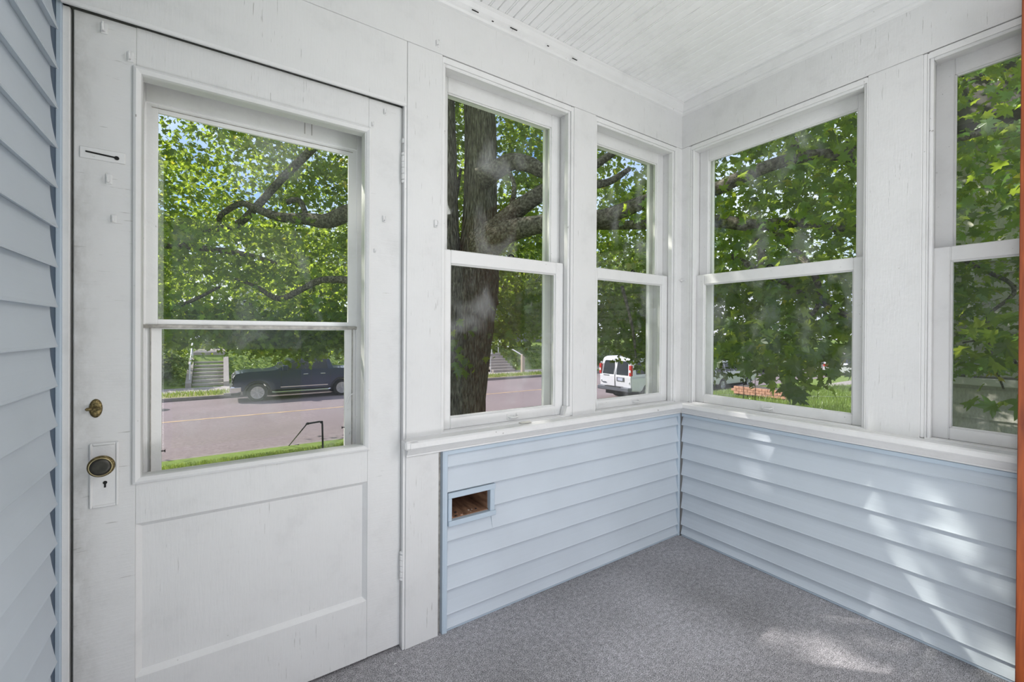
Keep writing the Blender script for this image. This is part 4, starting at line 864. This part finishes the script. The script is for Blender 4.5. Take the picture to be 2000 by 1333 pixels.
def crossglass(par, x0, z0, x1, z1, yy_, name, mat_, ins=.1, off=.012):
    mb = MB(); bm = mb.bm; a, b_ = yy_(z0)-ins, yy_(z1)-ins; d_ = Vector((x1-x0, 0, z1-z0)).normalized(); nn = Vector((d_.z, 0, -d_.x))*off
    c4 = [Vector((x0, -a, z0)), Vector((x0, a, z0)), Vector((x1, b_, z1)), Vector((x1, -b_, z1))]
    o_ = [bm.verts.new(p+nn) for p in c4]; i_ = [bm.verts.new(p-nn) for p in c4]; bm.faces.new(o_); bm.faces.new(i_[::-1])
    for i in range(4): bm.faces.new((o_[i], o_[(i+1) % 4], i_[(i+1) % 4], i_[i]))
    mb.build(name, mat_, par)
def place(o, x, y, z, rz): o.location = (x, y, z); o.rotation_euler.z = rz
# pickup (local: +x is forward)
tk_ = empty('pickup_truck', (0, 0, 0), 'dark navy crew-cab pickup truck with bright alloy wheels parked across the street', 'truck')
top = [(-2.93, .62), (-2.95, 1.40), (-1.34, 1.42), (-1.20, 1.88), (-1.05, 1.93), (.30, 1.93), (.52, 1.88), (1.10, 1.46), (1.30, 1.42), (2.40, 1.38), (2.78, 1.31), (2.88, 1.16), (2.88, .55)]
yy_ = vbody(tk_, top, .50, [(1.95, .50, .42), (-1.78, .50, .42)], 2.02, 1.40, .34, 'paint_navy')
sidewin(tk_, [(-1.10, 1.43), (-1.04, 1.84), (-.36, 1.86), (-.36, 1.43)], yy_, 'side_window', 'window_dark'); sidewin(tk_, [(-.28, 1.43), (-.28, 1.86), (.30, 1.86), (.46, 1.82), (.90, 1.50), (.90, 1.43)], yy_, 'side_window', 'window_dark')
crossglass(tk_,   .57, 1.845, 1.07, 1.485, yy_, 'windshield', 'window_dark', .08); crossglass(tk_, -1.33, 1.46, -1.22, 1.84, yy_, 'rear_window', 'window_dark', .1)
for s in (-1, 1):
    for x_ in (1.95, -1.78):
        wheel(tk_, x_, s*1.0, .42, s)
        mb = MB(); pts = [(x_+.53*math.cos(a), s*1.005, .42+.53*math.sin(a)) for a in [PI*(-.02)+PI*1.04*k/12 for k in range(13)]]; mb.tube(pts, .035, 6).build('arch_trim', 'black_plastic', tk_)
    MB().tube([(1.35, s*1.04, .42), (1.25, s*1.07, .40), (-1.1, s*1.07, .40), (-1.2, s*1.04, .42)], .045, 8).build('side_step', 'chrome', tk_)
    MB().box(.72, .95, s*1.02-.0, s*1.24, 1.40, 1.66, .03).build('mirror', 'paint_navy', tk_)
    for x_ in (-.20, -.98): MB().box(x_, x_+.22, s*1.0, s*1.035, 1.17, 1.20, .006).build('door_handle', 'chrome', tk_)
    for x_ in (.98, -.32, -1.22): MB().box(x_-.008, x_+.008, s*1.005, s*1.013, .55, 1.33).build('door_seam', 'black_plastic', tk_)
    MB().box(-1.1, 1.0, s*1.004, s*1.014, .60, .64).build('side_moulding', 'chrome', tk_)
    MB().prism([(2.55, 1.10), (2.87, 1.04), (2.905, 1.15), (2.85, 1.23), (2.45, 1.24)], s*.98, s*.62, fy).build('headlamp', 'lamp_clear', tk_)
    MB().box(-2.97, -2.85, s*.84, s*1.015, .95, 1.33, .01).build('tail_lamp', 'lamp_red', tk_)
MB().box(2.82, 2.93, -.62, .62, .72, 1.20, .02).build('grille', 'black_plastic', tk_)
for z_ in (.82, .96, 1.12): MB().box(2.90, 2.95, -.62, .62, z_-.02, z_+.02, .008).build('grille_bar', 'chrome', tk_)
MB().box(2.55, 3.02, -1.02, 1.02, .46, .74, .05).build('front_bumper', 'chrome', tk_); MB().box(-3.1, -2.9, -1.0, 1.0, .5, .7, .03).build('rear_bumper', 'chrome', tk_)
MB().box(2.60, 2.98, -.9, .9, .34, .46, .03).build('air_dam', 'black_plastic', tk_); MB().box(-2.6, 2.5, -.7, .7, .28, .52).build('underbody', 'black_plastic', tk_)
place(tk_, 3.34, 24.0, RZ+.01, PI)
# van
vn = empty('passenger_van', (0, 0, 0), 'white full-size passenger van seen from behind at the near curb, with tall red tail lamps', 'van')
top = [(-2.80, .50), (-2.84, 1.15), (-2.70, 1.95), (-2.60, 2.05), (-2.4, 2.10), (.9, 2.10), (1.15, 2.03), (1.95, 1.42), (2.75, 1.18), (2.88, 1.0), (2.88, .45)]
yy_ = vbody(vn, top, .42, [(1.8, .46, .38), (-1.62, .46, .38)], 2.0, 1.15, .13, 'paint_white_van', .05)
for a, b_ in ((-2.45, -1.75), (-1.65, -.75), (-.65, .25)): sidewin(vn, [(a, 1.28), (a+.03, 1.85), (b_, 1.85), (b_, 1.28)], yy_, 'side_window', 'window_dark')
sidewin(vn, [(.38, 1.28), (.38, 1.85), (1.10, 1.85), (1.62, 1.42), (1.62, 1.28)], yy_, 'side_window', 'window_dark'); crossglass(vn, 1.18, 1.98, 1.90, 1.46, yy_, 'windshield', 'window_dark')
for s in (-1, 1):
    for x_ in (1.8, -1.62): wheel(vn, x_, s*.99, .37, s)
    xr = lambda z: -2.84+.175*(z-1.15)
    mb = MB(); bm = mb.bm; q = [(.09, 1.24), (.80, 1.24), (.72, 1.86), (.66, 1.90), (.12, 1.90), (.09, 1.86)]
    o_ = [bm.verts.new((xr(z)-.012, s*y, z)) for y, z in q]; i_ = [bm.verts.new((xr(z)+.02, s*y, z)) for y, z in q]; bm.faces.new(o_); bm.faces.new(i_[::-1])
    for i in range(6): bm.faces.new((o_[i], o_[(i+1) % 6], i_[(i+1) % 6], i_[i]))
    mb.build('rear_window', 'window_dark', vn)
    MB().box(-2.86, -2.72, s*.87, s*1.0, 1.22, 1.72, .015).build('tail_lamp', 'lamp_red', vn); MB().box(-2.868, -2.85, s*.885, s*.985, 1.38, 1.50, .004).build('reversing_lamp', 'lamp_clear', vn)
    for z_ in (.85, 1.75): MB().box(-2.87, -2.78, s*.84, s*.90, z_, z_+.08, .01).build('door_hinge', 'paint_white_van', vn)
MB().box(-2.852, -2.83, -.008, .008, .62, 2.0).build('door_seam', 'black_plastic', vn)
MB().box(-2.858, -2.83, -.58, -.12, .93, 1.12, .01).build('plate_recess', 'bumper_gray', vn); MB().box(-2.866, -2.85, -.50, -.20, .955, 1.09, .004).build('license_plate', 'license', vn)
MB().box(-3.02, -2.75, -.98, .98, .46, .66, .03).build('rear_bumper', 'bumper_gray', vn); MB().box(-3.03, -2.8, -.5, .5, .655, .675, .004).build('bumper_step', 'black_plastic', vn)
MB().box(-2.856, -2.84, .55, .80, .80, .84).build('emblem', 'bumper_gray', vn); MB().box(-2.856, -2.84, .35, .72, 1.16, 1.19).build('emblem', 'bumper_gray', vn)
MB().box(-2.7, 2.6, -.7, .7, .25, .44).build('underbody', 'black_plastic', vn); MB().box(2.8, 2.98, -1, 1, .42, .62, .04).build('front_bumper', 'bumper_gray', vn)
place(vn, 18.85, 14.75, RZ+.02, R(1.5))
def suv(mat_, label, x, y, rz):
    v = empty('parked_car', (0, 0, 0), label, 'car', 'cars parked down the street')
    top = [(-2.3, .45), (-2.34, 1.0), (-2.2, 1.1), (-1.85, 1.58), (-1.6, 1.66), (.1, 1.66), (.35, 1.6), (1.0, 1.10), (2.1, .95), (2.3, .8), (2.32, .45)]
    yv = vbody(v, top, .35, [(1.4, .40, .34), (-1.4, .40, .34)], 1.84, .95, .30, mat_)
    for p_ in ([(-1.95, 1.08), (-1.72, 1.52), (-1.1, 1.56), (-1.1, 1.08)], [(-1.02, 1.08), (-1.02, 1.57), (-.2, 1.58), (-.2, 1.08)], [(-.12, 1.08), (-.12, 1.58), (.2, 1.56), (.8, 1.12), (.8, 1.08)]): sidewin(v, p_, yv, 'side_window', 'window_dark')
    crossglass(v, .4, 1.56, .96, 1.14, yv, 'windshield', 'window_dark', .08); crossglass(v, -2.18, 1.14, -1.9, 1.54, yv, 'rear_window', 'window_dark', .1)
    for s in (-1, 1):
        for x_ in (1.4, -1.4): wheel(v, x_, s*.92, .33, s, .2, 5)
        MB().box(-2.36, -2.2, s*.62, s*.9, .85, 1.05, .01).build('tail_lamp', 'lamp_red', v); MB().box(2.15, 2.34, s*.55, s*.86, .70, .84, .01).build('headlamp', 'lamp_clear', v)
    MB().box(-2.1, 2.1, -.7, .7, .2, .4).build('underbody', 'black_plastic', v); place(v, x, y, RZ+.02, rz); return v
suv('paint_silver', 'silver car parked just ahead of the white van', 25.2, 14.6, 0); suv('paint_white_van', 'white car parked further down the street, seen in the corner window', 36.5, 18.9, .1)
suv('paint_silver', 'silver car parked in the drive beyond the neighbouring yard', 40, 13.4, 0.2); suv('paint_red', 'red car parked far down the street on its far side', 40, 23.9, PI)

mh = MB().lathe([(.40, .0), (.40, .035), (.36, .045), (.02, .045)], Matrix.Translation((-2.15, 22.4, RZ)), 24).build('manhole_cover', 'black_plastic', None, loc=(-2.15, 22.4, RZ)); tag(mh, 'dark round manhole cover in the street at the left edge of the door window', 'manhole cover')
mb = MB(); c_ = P3(655, 884, 9.6); bmesh.ops.create_icosphere(mb.bm, subdivisions=3, radius=.22)
for v in mb.bm.verts: v.co = Vector((v.co.x*1.5, v.co.y, v.co.z*.55))*(1+.12*math.sin(9*v.co.x+3)*math.cos(11*v.co.y)) + c_ - Vector((0, 0, .08))
tag(mb.build('rock', 'bark', None, loc=c_), 'small dark rock in the grass right of the black pipe handrail', 'rock')
